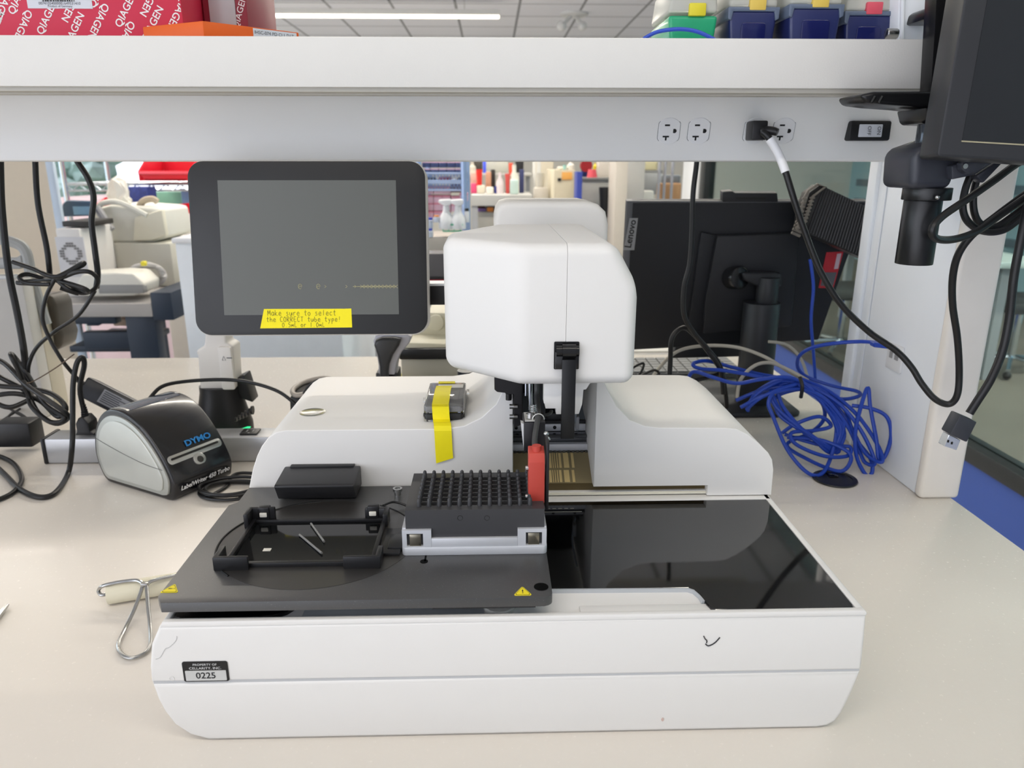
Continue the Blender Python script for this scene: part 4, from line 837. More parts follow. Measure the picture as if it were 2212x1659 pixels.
MB().tube([U(308, 1268, z=.023), U(292, 1312, z=.012), U(272, 1355, z=.004), U(256, 1390, z=.003), U(262, 1412, z=.003), U(284, 1421, z=.003), U(312, 1411, z=.003), U(325, 1390, z=.003), U(324, 1350, z=.006), U(320, 1310, z=.014), U(317, 1268, z=.024)], .0021, 10, 6).build('wire_handle', wm, t)
q = U(313, 1262, z=.026); MB().box(q.x-.004, q.x+.004, q.y-.003, q.y+.003, q.z-.002, q.z+.002, .001).build('weld', wm, t)
a, c = U(17, 1306, z=.004), U(-40, 1372, z=.003)
MB().tube([a, (a+c)/2, c], .0035, 10, 4, taper=lambda u: .45+.55*min(1, u*3)).build('metal_spatula', steel, None, 'rounded steel spatula tip entering at left edge of photo', 'spatula')
# ---- plug with white labelled cord in the raceway
o = U(1627, 285, y=1.02)
t = thing('power_cable', (o.x, 1.0, o.z), 'black power cord with white label, plugged into third outlet and drooping right', 'cable')
b = MB(); b.box(o.x-.010, o.x+.010, .994, 1.021, o.z-.011, o.z+.013, .0022); b.build('plug_body', blk, t)
b = MB(); b.tube([(o.x+.004, .998, o.z+.0005), (o.x+.014, .990, o.z), (o.x+.020, .986, o.z-.002)], .0065, 14, 4, taper=lambda u: 1-.3*u); b.build('strain_relief', blk, t)
PC = [(1646, 285, .99), (1660, 297, .985), (1680, 330, .98), (1697, 372, .97), (1718, 440, .96), (1742, 510, .955), (1772, 585, .95), (1815, 655, .945), (1875, 715, .94), (1935, 757, .93), (1968, 792, .92), (1992, 830, .91), (2020, 862, .90), (2050, 873, .895), (2068, 852, .89), (2072, 800, .89), (2068, 730, .88), (2058, 660, .87), (2058, 600, .86), (2070, 550, .85), (2100, 508, .84), (2150, 468, .83), (2215, 420, .82), (2300, 360, .82)]
MB().tube(UV(PC), .0042, 12).build('cord', cable, t)
MB().tube(crom(UV(PC), 8)[9:25], .0054, 12, 0).build('cord_label', M('white_label', (238, 238, 240), .4), t)
wire('hanging_cable', UV([(1507, 330, 1.18), (1504, 360, 1.18), (1497, 420, 1.18), (1495, 500, 1.18), (1490, 570, 1.18), (1478, 620, 1.18), (1478, 680, 1.18), (1500, 720, 1.18), (1530, 755, 1.18), (1555, 790, 1.19), (1566, 840, 1.2), (1570, 880, 1.21)]), .0040, 'black cable hanging from raceway in front of the large dark monitor', group='black cables hanging from the raceway')
# ---- monitor arm at right
t = thing('monitor_mount', (.47, .83, .50), 'black clamp-on monitor arm hanging at the right end of the shelf', 'monitor arm')
am = M('arm_slate', (52, 54, 62), .35, var=.05); ab = M('arm_black', (20, 20, 22), .3)
q = US([(1840, 208), (1850, 224), (1890, 229), (1960, 234), (2060, 246), (2060, 200), (1870, 201)], y=.86)
q_ = [(v.x, v.z) for v in q]; MB().prism(q_, 'y', .84, .898, .004, 3).build('clamp_jaw', ab, t)
b = MB()
for px in (1887, 1903): a, c = U(px+3, 208, y=.8395), U(px-5, 222, y=.8395); b.tube([a, c], .0018, 6, 0)
b.build('jaw_slots', M('slot_black', (12, 12, 12), .6), t)
q = US([(1972, 236), (1978, 262), (1984, 268), (2040, 270), (2046, 240)], y=.845); MB().prism([(v.x, v.z) for v in q], 'y', .82, .88, .003, 2).build('clamp_base', ab, t)
o = U(2015, 256, y=.82); bb = MB(); bb.cyl((o.x, .8175, o.z), (o.x, .821, o.z), .0045, seg=18); bb.build('hex_bolt', M('bolt_dark', (60, 60, 62), .3, metal=.8), t)
def vtube(px0, px1, py0, py1, y, name, m, seg=40, bev=.0008):
    a, c = U(px0, py0, y=y), U(px1, py0, y=y); r = (c.x-a.x)/2; x = (a.x+c.x)/2; z1 = a.z; z0 = U(px0, py1, y=y).z
    return MB().cyl((x, y, z0), (x, y, z1), r, seg=seg, bev=bev).build(name, m, t)
vtube(1985, 2028, 268, 330, .83, 'upper_post', M('post_chrome_dark', (70, 74, 80), .15, metal=.9))
q = US([(1968, 330), (1985, 318), (2035, 300), (2100, 290), (2100, 345), (2060, 372), (2050, 408), (1962, 408)], y=.80)
MB().prism([(v.x, v.z) for v in q], 'y', .795, .86, .008, 4).build('arm_knuckle', am, t)
vtube(1956, 2052, 405, 432, .82, 'collar', ab)
o = U(2025, 426, y=.79); MB().ball(o, .0026).build('collar_screw', steel, t)
vtube(1957, 2032, 432, 570, .82, 'lower_post', ab)
a = U(2052, 360, y=.80); q = US([(2050, 358), (2050, 388), (2100, 378), (2140, 352), (2130, 342)], y=.79); MB().prism([(v.x, v.z) for v in q], 'y', .785, .80, .002, 2).build('link_plate', am, t)
q = US([(2070, 352), (2085, 345), (2160, 325), (2160, 340), (2100, 374), (2085, 377), (2073, 368)], y=.78); MB().prism([(v.x, v.z) for v in q], 'y', .775, .785, .002, 2).build('link_plate', am, t)
o = U(2084, 359, y=.775); MB().cyl((o.x, .7735, o.z), (o.x, .776, o.z), .0026, seg=16).build('pivot_pin', steel, t)
q = US([(2102, 380), (2150, 346), (2160, 352), (2118, 396)], y=.80); MB().prism([(v.x, v.z) for v in q], 'y', .795, .81, .002, 2).build('cable_clip', am, t)
# perforated rail standing above the jaw
q = US([(2023, -60), (2007, 203), (2056, 203), (2110, -60)], y=.875)
MB().prism([(v.x, v.z) for v in q], 'y', .872, .895, .001, 2).build('bracket_plate', ab, t)
b = MB()
for px, py in ((2066, 7), (2058, 61), (2052, 117)): o = U(px, py, y=.872); b.cyl((o.x, .868, o.z), (o.x, .873, o.z), .0032, seg=16)
b.build('bracket_screws', steel, t)
q = US([(1975, 50), (1980, 28), (1990, 22), (2026, 14), (2026, 50)], y=.93); MB().prism([(v.x, v.z) for v in q], 'y', .90, .95, .003, 2).build('upper_lever', ab, t)
# ---- right-hand monitor seen from its front
t = thing('monitor', (.50, .72, .50), 'large black monitor hanging at the right edge of the photo', 'monitor')
A = U(2024, 338, y=.735); al = math.radians(3.2); tx = Vector((math.cos(al)*.998, -.05, -math.sin(al))).normalized(); tz = Vector((math.sin(al)*.9, .07, math.cos(al))).normalized()
mm = frame(A, tx, tz)
MB().prism(rrect(0, .48, 0, .29, .004), 'z', -.035, 0, .002, 2).xf(mm).build('housing', M('monitor_bezel', (42, 43, 46), .4, var=.03), t)
MB().box(.021, .459, .016, .274, -.001, .0006).xf(mm).build('display_panel', M('monitor_glass', (34, 35, 38), .25, coat=.2), t)
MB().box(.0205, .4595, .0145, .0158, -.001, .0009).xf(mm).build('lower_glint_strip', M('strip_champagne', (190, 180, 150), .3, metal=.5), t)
# cables hanging behind the monitor
wire('monitor_cable', UV([(2250, 330, .80), (2200, 352, .79), (2150, 388, .78), (2090, 430, .77), (2035, 468, .765), (2014, 495, .76), (2022, 515, .765), (2060, 517, .78), (2110, 500, .79), (2160, 465, .80), (2240, 410, .80)]), .0040, 'black monitor cable making a pointed loop beside the black pole', group='cables at the right monitor')
wire('monitor_cable', UV([(2100, 370, .81), (2085, 410, .81), (2080, 450, .81), (2092, 480, .81), (2125, 500, .81), (2165, 498, .81), (2200, 475, .81), (2250, 430, .81)]), .0038, 'black monitor cable, outer of the two round loops under the monitor', group='cables at the right monitor')
wire('monitor_cable', UV([(2112, 380, .82), (2103, 420, .82), (2105, 460, .82), (2120, 485, .82), (2150, 490, .82), (2190, 465, .82), (2250, 415, .82)]), .0038, 'black monitor cable, inner of the two round loops under the monitor', group='cables at the right monitor')
t = thing('display_cable', (.6, .80, .2), 'thick black display cable ending in silver plug, hanging at far right', 'cable')
dc = [(2260, 360, .80), (2225, 430, .79), (2205, 520, .78), (2190, 600, .78), (2180, 690, .78), (2165, 760, .775), (2140, 820, .77), (2110, 868, .77), (2094, 893, .77)]
MB().tube(UV(dc), .0044, 12).build('cord', cable, t)
q = US([(2086, 885), (2074, 893), (2052, 918+20), (2046, 934), (2083, 950), (2103, 907)], y=.77)
q = US([(2068, 893), (2104, 908), (2082, 952), (2045, 935)], y=.766); MB().prism([(v.x, v.z) for v in q], 'y', .760, .778, .0016, 2).build('plug_body', M('plug_slate', (52, 54, 60), .4), t)
q = US([(2047, 937), (2072, 949), (2063, 971), (2036, 962)], y=.766); pl_ = MB().prism([(v.x, v.z) for v in q], 'y', .763, .775, .0005, 1).build('plug_shell', M('plug_bright', (222, 224, 228), .25, metal=.7), t)
b = MB()
for px, py in ((2048, 953), (2056, 957)): o = U(px, py, y=.7628); b.box(o.x-.0009, o.x+.0009, .7622, .7632, o.z-.0014, o.z+.0014)
b.build('plug_windows', M('slot_black', (12, 12, 12), .6), pl_)
# ---- network cables at right
blue = M('blue_network_cable', (28, 66, 170), .38, var=.05)
t = thing('network_cable', (.5, 1.15, 0), 'large bundle of blue network cable heaped on bench beside upright', 'cable')
rd = random.Random(5)
def bl(P, sm=7, parent=None): return MB().tube(UV(P), .0031, 9, sm).build('cable_loop', blue, t)
bl([(1905, 742, 1.11), (1860, 738, 1.14), (1800, 742, 1.16), (1752, 752, 1.18), (1726, 770, 1.2), (1724, 795, 1.22), (1745, 815, 1.22), (1800, 834, 1.2), (1850, 845, 1.17), (1856, 855, 1.15), (1820, 862, 1.14), (1770, 850, 1.14), (1700, 828, 1.15), (1620, 810, 1.16), (1560, 800, 1.17), (1515, 797, 1.17), (1498, 790, 1.17), (1502, 783, 1.18), (1530, 780, 1.19), (1580, 793, 1.2), (1640, 808, 1.2), (1700, 818, 1.19)])
bl([(1480, 850, 1.17), (1486, 820, 1.16), (1500, 803, 1.15), (1540, 815, 1.14), (1590, 828, 1.13), (1640, 820, 1.12), (1700, 815, 1.12), (1750, 835, 1.12), (1800, 870, 1.12), (1830, 910, 1.11), (1850, 950, 1.10), (1880, 990, 1.08), (1884, 1020, 1.07), (1870, 1025, 1.07), (1850, 985, 1.08), (1848, 930, 1.09), (1862, 870, 1.10), (1875, 838, 1.11), (1880, 880, 1.10), (1893, 950, 1.08), (1898, 990, 1.07), (1912, 985, 1.07), (1925, 940, 1.08), (1915, 900, 1.09), (1880, 882, 1.10), (1840, 876, 1.11)])
bl([(1590, 865, 1.15), (1640, 845, 1.14), (1700, 835, 1.13), (1760, 850, 1.12), (1800, 890, 1.12), (1806, 940, 1.10), (1790, 1000, 1.08), (1770, 1026, 1.06), (1740, 1018, 1.06), (1700, 970, 1.08), (1670, 900, 1.10), (1660, 870, 1.11), (1675, 845, 1.12), (1720, 830, 1.12)])
bl([(1600, 880, 1.13), (1650, 855, 1.12), (1720, 840, 1.12), (1780, 860, 1.11), (1830, 920, 1.10), (1856, 975, 1.09), (1870, 1000, 1.08), (1890, 998, 1.07), (1860, 930, 1.09), (1810, 870, 1.11), (1740, 830, 1.13)])
bl([(1690, 935, 1.12), (1720, 915, 1.11), (1770, 900, 1.11), (1795, 920, 1.11), (1760, 930, 1.11), (1710, 935, 1.10), (1720, 960, 1.09), (1780, 985, 1.08), (1830, 985, 1.08), (1835, 965, 1.09), (1790, 965, 1.10), (1730, 950, 1.11), (1695, 938, 1.12)])
bl([(1665, 870, 1.14), (1690, 850, 1.14), (1740, 842, 1.14), (1775, 870, 1.14), (1780, 905, 1.14), (1750, 935, 1.13), (1700, 960, 1.12), (1740, 990, 1.10), (1810, 1018, 1.07), (1836, 1000, 1.07), (1830, 975, 1.08), (1770, 950, 1.10), (1700, 945, 1.11)])
bl([(1700, 818, 1.15), (1740, 830, 1.14), (1790, 850, 1.13), (1825, 885, 1.12), (1840, 925, 1.10), (1870, 980, 1.08), (1905, 998, 1.06), (1895, 960, 1.08), (1850, 895, 1.10), (1790, 845, 1.13), (1730, 818, 1.15)])
for k in range(5):
    j = lambda v: v+rd.uniform(-9, 9)
    bl([(j(1610), j(880), 1.13), (j(1640), j(850), 1.12+.01*k), (j(1700), j(826), 1.13), (j(1745), j(835), 1.12), (j(1795), j(880), 1.11), (j(1815), j(930), 1.1), (j(1800), j(970), 1.095), (j(1750), j(940), 1.1), (j(1690), j(890), 1.12), (j(1670), j(850), 1.13)])
b = MB().tube(UV([(1728, 815, 1.11), (1733, 835, 1.10), (1730, 858, 1.11)]), .003, 8, 5).build('hook_tie', blk, t)
q = US([(1883, 738), (1915, 742), (1917, 752), (1883, 748)], y=1.105); MB().prism([(v.x, v.z) for v in q], 'y', 1.098, 1.112, .001, 1).build('network_plug', blue, t)
wire('network_cable', UV([(1750, 560, 1.30), (1757, 620, 1.30), (1752, 690, 1.30), (1757, 760, 1.30), (1762, 830, 1.3)]), .0028, 'single blue network cable hanging behind the dark monitor', m=blue)
grc = M('grey_cable', (176, 172, 160), .45)
wire('grey_cable', UV([(1390, 850, 1.18), (1420, 800, 1.2), (1462, 760, 1.22), (1520, 747, 1.24), (1590, 750, 1.24), (1650, 770, 1.22), (1700, 800, 1.2), (1740, 822, 1.18)]), .0030, 'pale grey cable arching low across foot of the dark monitor', m=grc)
wire('grey_cable', UV([(1592, 860, 1.17), (1600, 820, 1.18), (1630, 790, 1.19), (1665, 784, 1.2), (1705, 800, 1.19), (1745, 822, 1.17)]), .0030, 'pale grey cable in short arch just behind the blue bundle', m=grc)
wire('grey_cable', UV([(1660, 738, 1.34), (1700, 745, 1.34), (1730, 775, 1.33), (1746, 820, 1.32)]), .0028, 'grey cable curving down at right of the dark monitor base', m=grc)
wire('black_cable', UV([(1445, 845, 1.17), (1448, 780, 1.18), (1452, 730, 1.18), (1475, 708, 1.19), (1498, 722, 1.19), (1530, 760, 1.18), (1556, 800, 1.18), (1562, 850, 1.19)]), .0040, 'thick black cable bent in a narrow hoop before the keyboard')
wire('black_cable', UV([(1330, 838, 1.16), (1360, 800, 1.17), (1390, 785, 1.18), (1380, 810, 1.17), (1350, 830, 1.16), (1410, 800, 1.16), (1425, 815, 1.16), (1405, 835, 1.15), (1350, 825, 1.15), (1330, 820, 1.15), (1390, 835, 1.15)]), .0020, 'thin black wires curled at the right of the white head')
wire('black_cable', UV([(1410, 850, 1.16), (1470, 830, 1.17), (1530, 815, 1.19), (1570, 800, 1.2)]), .0032, 'black cable running flat behind the right housing')
# ---- things standing on the upper shelf
SZ = .6062
pink = M('carton_pink_red', (208, 46, 76), .45, var=.03)
t = thing('reagent_carton', (-.5, 1.04, SZ), 'big pinkish red carton printed with white lettering on the left shelf', 'carton')
fy = .97; xr = U(396, 50, y=fy).x
MB().box(-.86, xr, fy, 1.20, SZ, SZ+.13, .0012).build('carton_body', pink, t)
b = MB()
def dia(px, py, fl):
    o = U(px, py, y=fy-.0003); a = math.radians(57)
    x_, z_ = (math.cos(a), math.sin(a)) if not fl else (-math.cos(a), -math.sin(a))
    b.merge(text_bm('QIAGEN', .0118, bold=.00015), frame(o, (x_, 0, z_), (-z_, 0, x_)))
for q in ((102, 36, 0), (160, 66, 0), (272, 20, 0), (330, 52, 0), (47, 60, 1), (5, 14, 1), (212, 46, 1), (382, 30, 1), (155, 8, 1), (325, -4, 1), (-12, 62, 0), (268, 84, 1), (40, -8, 0), (215, -22, 0)): dia(*q)
for co_, no_ in (((0, 0, SZ+.001), (0, 0, -1)), ((xr-.001, 0, 0), (1, 0, 0))): bmesh.ops.bisect_plane(b.bm, geom=list(b.bm.verts)+list(b.bm.edges)+list(b.bm.faces), plane_co=co_, plane_no=no_, clear_outer=True)
b.build('carton_print', M('white_print', (235, 235, 235), .5), t)
a, c = U(53, -30, y=fy), U(201, 19, y=fy); lb = MB().box(a.x, c.x, fy-.0006, fy, c.z, a.z).build('shipping_label', M('label_white', (214, 218, 226), .5), t)
b = MB(); rdd = random.Random(3); x = a.x+.018
while x < c.x-.020: wdd = rdd.choice((.0005, .0009, .0014)); b.box(x, x+wdd, fy-.0009, fy-.0006, U(0, 3, y=fy).z, a.z-.004); x += wdd+rdd.choice((.0006, .001))
b.build('barcode', ink, lb)
b = MB(); text(b, '00741054000001649531410', .0042, ((a.x+c.x)/2, fy-.0008, U(0, 7, y=fy).z), ax='CENTER'); text(b, 'Product of Germany', .0034, ((a.x+c.x)/2, fy-.0008, U(0, 13, y=fy).z)); b.build('lettering', M('grey_print', (110, 112, 118), .6), lb)
t = thing('reagent_carton', (-.36, 1.13, SZ), 'smaller dark red carton with clear document pouch, behind the orange box', 'carton')
x0, x1 = xr+.002, U(536, 50, y=1.035).x
MB().box(x0, x1, 1.035, 1.17, SZ, SZ+.15, .0012).build('carton_body', M('carton_dark_red', (140, 42, 58), .45), t)
MB().box(U(441, 0, y=1.02).x, U(499, 0, y=1.02).x, 1.033, 1.0352, SZ+.012, SZ+.13, .001).build('document_pouch', M('pouch_grey', (185, 187, 190), .25), t)
b = MB()
for px, py in ((418, 10), (518, 26)):
    o = U(px, py, y=1.0345); b.merge(text_bm('QIAGEN', .011), frame(o, (.35, 0, .94), (-.94, 0, .35)))
b.build('carton_print', M('white_print'), t)
# orange box
A, B, Cc = U(437, 45, y=.925), U(308, 60, y=.966), U(645, 66, y=1.0)
zt_ = A.z; og = M('orange_card', (226, 98, 24), .5, var=.03)
Dd = B+(Cc-A); t = thing('orange_box', (A.x, A.y, SZ), 'flat bright orange box with printed label, set cornerwise on shelf', 'box')
MB().prism([(A.x, A.y), (Cc.x, Cc.y), (Dd.x, Dd.y), (B.x, B.y)], 'z', SZ, zt_, .0008, 2).build('box_body', og, t)
e = (Cc-A); e.z = 0; L_ = e.length; e.normalize(); n = Vector((e.y, -e.x, 0)); 
mo = frame(Vector((A.x, A.y, SZ))+n*.0003, e, (0, 0, 1))
MB().box(L_*.50, L_*.97, .004, zt_-SZ-.0012, 0, .0003).xf(mo).build('box_label', M('label_white'), t)
b = MB(); b.merge(text_bm('IHSC-074 PD CL1 D17', .0052, ax='LEFT'), mo @ Matrix.Translation((L_*.51, zt_-SZ-.0055, .0006))); b.merge(text_bm('1x10 * 6 cells/vial', .0052, ax='LEFT'), mo @ Matrix.Translation((L_*.51, zt_-SZ-.0120, .0006))); b.build('lettering', M('print_dark', (70, 72, 78), .5), t)
# pipette tip boxes
navy = M('tipbox_navy', (36, 44, 92), .35, coat=.2); lidm = M('tipbox_lid_frost', (214, 214, 206), .3, trans=.35, ior=1.1); grim = M('tipbox_slate', (96, 108, 128), .4)
def tipbox(px0, px1, y0, body, h, lidh,  tabc, label, rim=True):
    a, c = U(px0, 60, y=y0), U(px1, 60, y=y0); x0, x1 = a.x, c.x; h = U((px0+px1)/2, h, y=y0).z-SZ; t = thing('pipette_tip_box', ((x0+x1)/2, y0+.05, SZ), label, 'tip box', 'pipette tip boxes on the right shelf')
    MB().prism([(x0+.004, SZ), (x1-.004, SZ), (x1, SZ+h), (x0, SZ+h)], 'y', y0, y0+.105, .004, 3).build('box_body', body, t)
    if rim:
        MB().prism([(x0-.001, SZ+h-.010), (x0+.003, SZ+h-.012), (x0+.005, SZ+h-.002), (x1-.005, SZ+h-.002), (x1-.003, SZ+h-.012), (x1+.001, SZ+h-.010), (x1+.0015, SZ+h+.003), (x0-.0015, SZ+h+.003)], 'y', y0-.002, y0+.107, .0012, 2).build('rim_frame', grim, t)
        MB().prism(rrect(x0+.016, x1-.014, SZ+.004, SZ+h-.014, .004), 'y', y0-.0014, y0+.001, .0008, 2).build('front_window', M('tipbox_window', (24, 30, 84), .12), t)
    MB().prism([(x0, SZ+h+.0032), (x1, SZ+h+.0032), (x1-.004, SZ+h+lidh), (x0+.004, SZ+h+lidh)], 'y', y0+.001, y0+.104, .004, 3).build('box_lid', lidm, t)
    xm = (x0+x1)/2+.004; MB().box(xm-.010, xm+.010, y0-.003, y0+.004, SZ+h-.001, SZ+h+.013, .0015).build('latch_tab', M('tab_'+tabc, {'yellow': (222, 208, 52), 'ochre': (220, 190, 90), 'red': (214, 84, 100)}[tabc], .45), t)
tipbox(1443, 1550, .955, M('tipbox_green', (30, 160, 112), .35, coat=.2), 33, .036, 'yellow', 'green pipette tip box with white lid, leftmost on the right shelf', False)
tipbox(1572, 1678, .965, navy, 21, .036, 'ochre', 'navy pipette tip box directly right of the green box', True)
tipbox(1702, 1816, .955, navy, 15, .036, 'ochre', 'navy pipette tip box in the middle, second of the three navy ones', True)
tipbox(1823, 1928, .975, navy, 30, .032, 'red', 'shorter navy pipette tip box with red tab, rightmost on shelf', True)
wire('blue_wire', [U(1390, 84, y=.925), U(1420, 69, y=.925), U(1465, 63, y=.925), U(1505, 68, y=.925), U(1540, 84, y=.925), U(1560, 98, y=.93)], .0022, 'thin blue cord arching in front of the green tip box', m=M('blue_cord', (44, 80, 190), .4))
o = U(1926, 73, y=.93); MB().cyl((o.x-.007, .93, o.z), (o.x+.007, .93, o.z), .006, seg=20, bev=.002).build('shelf_bolt', steel, None, 'shiny round bolt end standing on shelf right of last tip box', 'bolt')
t = thing('shelf_bracket', (.56, 1.0, .606), 'pale blue white metal bracket standing at the right end of the shelf', 'bracket')
q = US([(1935, 90), (1938, -40), (2030, -40), (2016, 90)], y=.96); MB().prism([(v.x, v.z) for v in q], 'y', .955, 1.0, .002, 2).build('bracket_plate', upm, t)
q = US([(1944, 90), (1946, -40), (1953, -40), (1951, 90)], y=.953); MB().prism([(v.x, v.z) for v in q], 'y', .950, .956, .001, 1).build('bracket_rib', upm, t)
# ================================================================ far side of the bench
# ---- dark monitor seen from behind
t = thing('desktop_monitor', (.50, 1.5, 0), 'black desktop monitor seen from behind on far side of bench', 'monitor')
mk = M('monitor_back_black', (17, 20, 26), .5, var=.08)
A = U(1356, 437, y=1.46); TRp = U(1872, 437, y=1.43); BR = U(1770, 735, y=1.47); BL = U(1345, 756, y=1.53)
tx = (TRp-A).normalized(); W_ = .497; up = Vector((.04, -.14, 1)).normalized(); mm = frame(A, tx, up); H_ = .290
def mq(px, py, n=0): # pixel -> local coords on the back face
    o, nn = mm.translation, Vector((mm[0][2], mm[1][2], mm[2][2])); d = cf+cr*((px-1106)/F)+cu*((829.5-py)/F); s_ = (o-Vector((0, 0, EYE))).dot(nn)/d.dot(nn)
    v = mm.inverted() @ (Vector((0, 0, EYE))+d*s_); return (v.x, v.y)
K = [mq(*q) for q in ((1354, 434), (1875, 434), (1768, 735), (1337, 758))]
MB().prism(K, 'z', -.022, 0, .003, 3).xf(mm).build('housing', mk, t)
MB().prism([K[0], (K[0][0]+.012, K[0][1]), (K[3][0]+.012, K[3][1]), K[3]], 'z', -.021, .0006, .001).xf(mm).build('side_edge', M('edge_grey', (92, 94, 98), .4), t)
MB().prism([mq(*q) for q in ((1356, 434), (1875, 434), (1875, 437), (1358, 438))], 'z', -.021, .001).xf(mm).build('top_edge', M('edge_grey'), t)
q = [mq(*z) for z in ((1360, 471), (1377, 471), (1370, 540), (1347, 540))]; q[1] = mq(1378, 471)
lb = MB().prism(q, 'z', 0, .0012).xf(mm).build('maker_badge', M('badge_silver', (150, 152, 155), .35, metal=.4), t)
o0 = Vector((*mq(1362, 505), .0016)); p1, p2 = Vector((*mq(1357, 535), 0)), Vector((*mq(1368, 477), 0)); dd = (p2-p1).normalized()
b = MB(); b.merge(text_bm('Lenovo', .0185, bold=.0004, sx=1.0), frame(o0, dd, (-dd.y, dd.x, 0))); b.xf(mm).build('lettering', ink, lb)
q = [mq(*z) for z in ((1545, 505), (1722, 500), (1704, 700), (1515, 715), (1520, 640))]; MB().prism(q, 'z', 0, .018, .004, 2).xf(mm).build('rear_bulge', M('bulge_black', (26, 28, 33), .5), t)
q = [mq(*z) for z in ((1512, 498), (1548, 506), (1526, 712), (1482, 716))]; MB().prism(q, 'z', 0, .010, .004, 2).xf(mm).build('rear_bulge', M('monitor_back_black'), t)
q = [mq(*z) for z in ((1560, 436), (1560, 414), (1582, 412), (1586, 416), (1678, 416), (1680, 436))]; MB().prism(q, 'z', -.020, .004, .002, 2).xf(mm).build('camera_module', M('bulge_black'), t)
q = [mq(*z) for z in ((1586, 425), (1655, 425), (1652, 430), (1590, 430))]; MB().prism(q, 'z', .003, .0045).xf(mm).build('module_slot', M('slot_black', (12, 12, 12), .6), t)
q = [mq(*z) for z in ((1785, 545), (1822, 543), (1800, 622), (1768, 622))]; s1 = MB().prism(q, 'z', 0, .001).xf(mm).build('warning_label', M('label_red', (176, 34, 46), .45), t, label='red rectangular sticker')
q = [mq(*z) for z in ((1779, 588), (1807, 588), (1799, 617), (1772, 617))]; MB().prism(q, 'z', .001, .0014).xf(mm).build('label_panel', M('panel_grey_dark', (90, 92, 98), .5), s1)
q = [mq(*z) for z in ((1808, 548), (1817, 547), (1810, 580), (1801, 581))]; MB().prism(q, 'z', .001, .0014).xf(mm).build('label_panel', M('label_lilac', (190, 170, 180), .5), s1)
sm_ = M('stand_black', (34, 36, 40), .45)
a = U(1622, 600, y=1.44); MB().cyl(U(1578, 600, y=1.45), U(1600, 600, y=1.42), .022, seg=28, bev=.003).build('hinge', M('hinge_gloss', (22, 23, 26), .2), t)
q = US([(1600, 588), (1685, 588), (1686, 618), (1640, 620), (1605, 605)], y=1.42); MB().prism([(v.x, v.z) for v in q], 'y', 1.41, 1.44, .005, 3).build('stand_neck', sm_, t)
def post_(px0, px1, py0, py1, y, name, m):
    a, c = U(px0, py0, y=y), U(px1, py0, y=y); r = (c.x-a.x)/2; z0 = max(0.004, U(px0, py1, y=y).z)
    return MB().cyl(((a.x+c.x)/2, y+r*.3, z0), ((a.x+c.x)/2, y+r*.3, a.z), r, seg=36, bev=.001).build(name, m, t)
post_(1640, 1686, 600, 665, 1.41, 'upper_column', sm_); post_(1612, 1688, 655, 900, 1.41, 'lower_column', M('stand_black'))
MB().prism(rrect(.40, .60, 1.34, 1.56, .02), 'z', .001, .010, .003, 2).build('stand_foot', sm_, t)
q = US([(1460, 735), (1610, 728), (1610, 768), (1450, 772)], y=1.56); MB().prism([(v.x, v.z) for v in q], 'y', 1.55, 1.57, .003, 2).build('lower_speaker_bar', sm_, t)
# ---- ribbed black device leaning beyond the monitor
t = thing('ribbed_device', U(1800, 560, y=1.38), 'black ribbed box leaning at an angle beside dark monitor and upright', 'device')
A = U(1772, 402, y=1.36); d1 = (U(1875, 452, y=1.36)-A).normalized(); d2 = (U(1735, 495, y=1.36)-U(1765, 420, y=1.36)).normalized()
mr = frame(A, d1, -d2)
def rq(px, py, y=1.36): v = mr.inverted() @ U(px, py, y=y); return (v.x, v.y)
poly = [rq(*q) for q in ((1778, 402), (1905, 462), (1880, 565), (1735, 500), (1740, 470), (1752, 425))]
rb = M('rib_black', (26, 26, 28), .45)
MB().prism(poly, 'z', -.05, 0, .001, 1).xf(mr).build('body', rb, t)
k = 0; b = MB()
xs = [p[0] for p in poly]; ys = [p[1] for p in poly]
for i in range(24):
    u_ = (i+.5)/24; a0 = Vector(U(1778, 402, y=1.359)).lerp(U(1905, 462, y=1.359), u_); a1 = Vector(U(1742, 500, y=1.359)).lerp(U(1880, 562, y=1.359), u_-.0)
    b.tube([a0, a1], .0014, 5, 0)
b.build('ribs', M('rib_dark', (48, 48, 50), .4), t)
MB().prism([(v.x, v.z) for v in US([(1766, 399), (1781, 404), (1755, 425), (1744, 465), (1738, 498), (1724, 498), (1732, 450), (1742, 416)], y=1.358)], 'y', 1.345, 1.38, .001, 1).build('opening', M('slot_black', (12, 12, 12), .6), t)
b = MB(); fa = US([(1722, 497), (1728, 470), (1733, 445), (1739, 424), (1746, 412), (1766, 398), (1782, 404), (1756, 424), (1749, 445), (1743, 465), (1737, 482)], y=1.342); b.tube(fa, .0024, 6, 0)
for p_, q_ in ((fa[0], fa[3]), (fa[7], fa[10])):
    for k in range(8): c_ = p_.lerp(q_, (k+.5)/8); b.ball(c_, .0042, 1.3, 1, .7, 1)
b.build('end_frame', M('rib_frame', (112, 106, 98), .5), t)
b = MB()
for k in range(5): b.tube([U(1722-k*3, 470+k*8, y=1.35), U(1740-k*3, 478+k*8, y=1.35)], .0030, 6, 0)
b.build('fin_tips', M('rib_frame'), t)
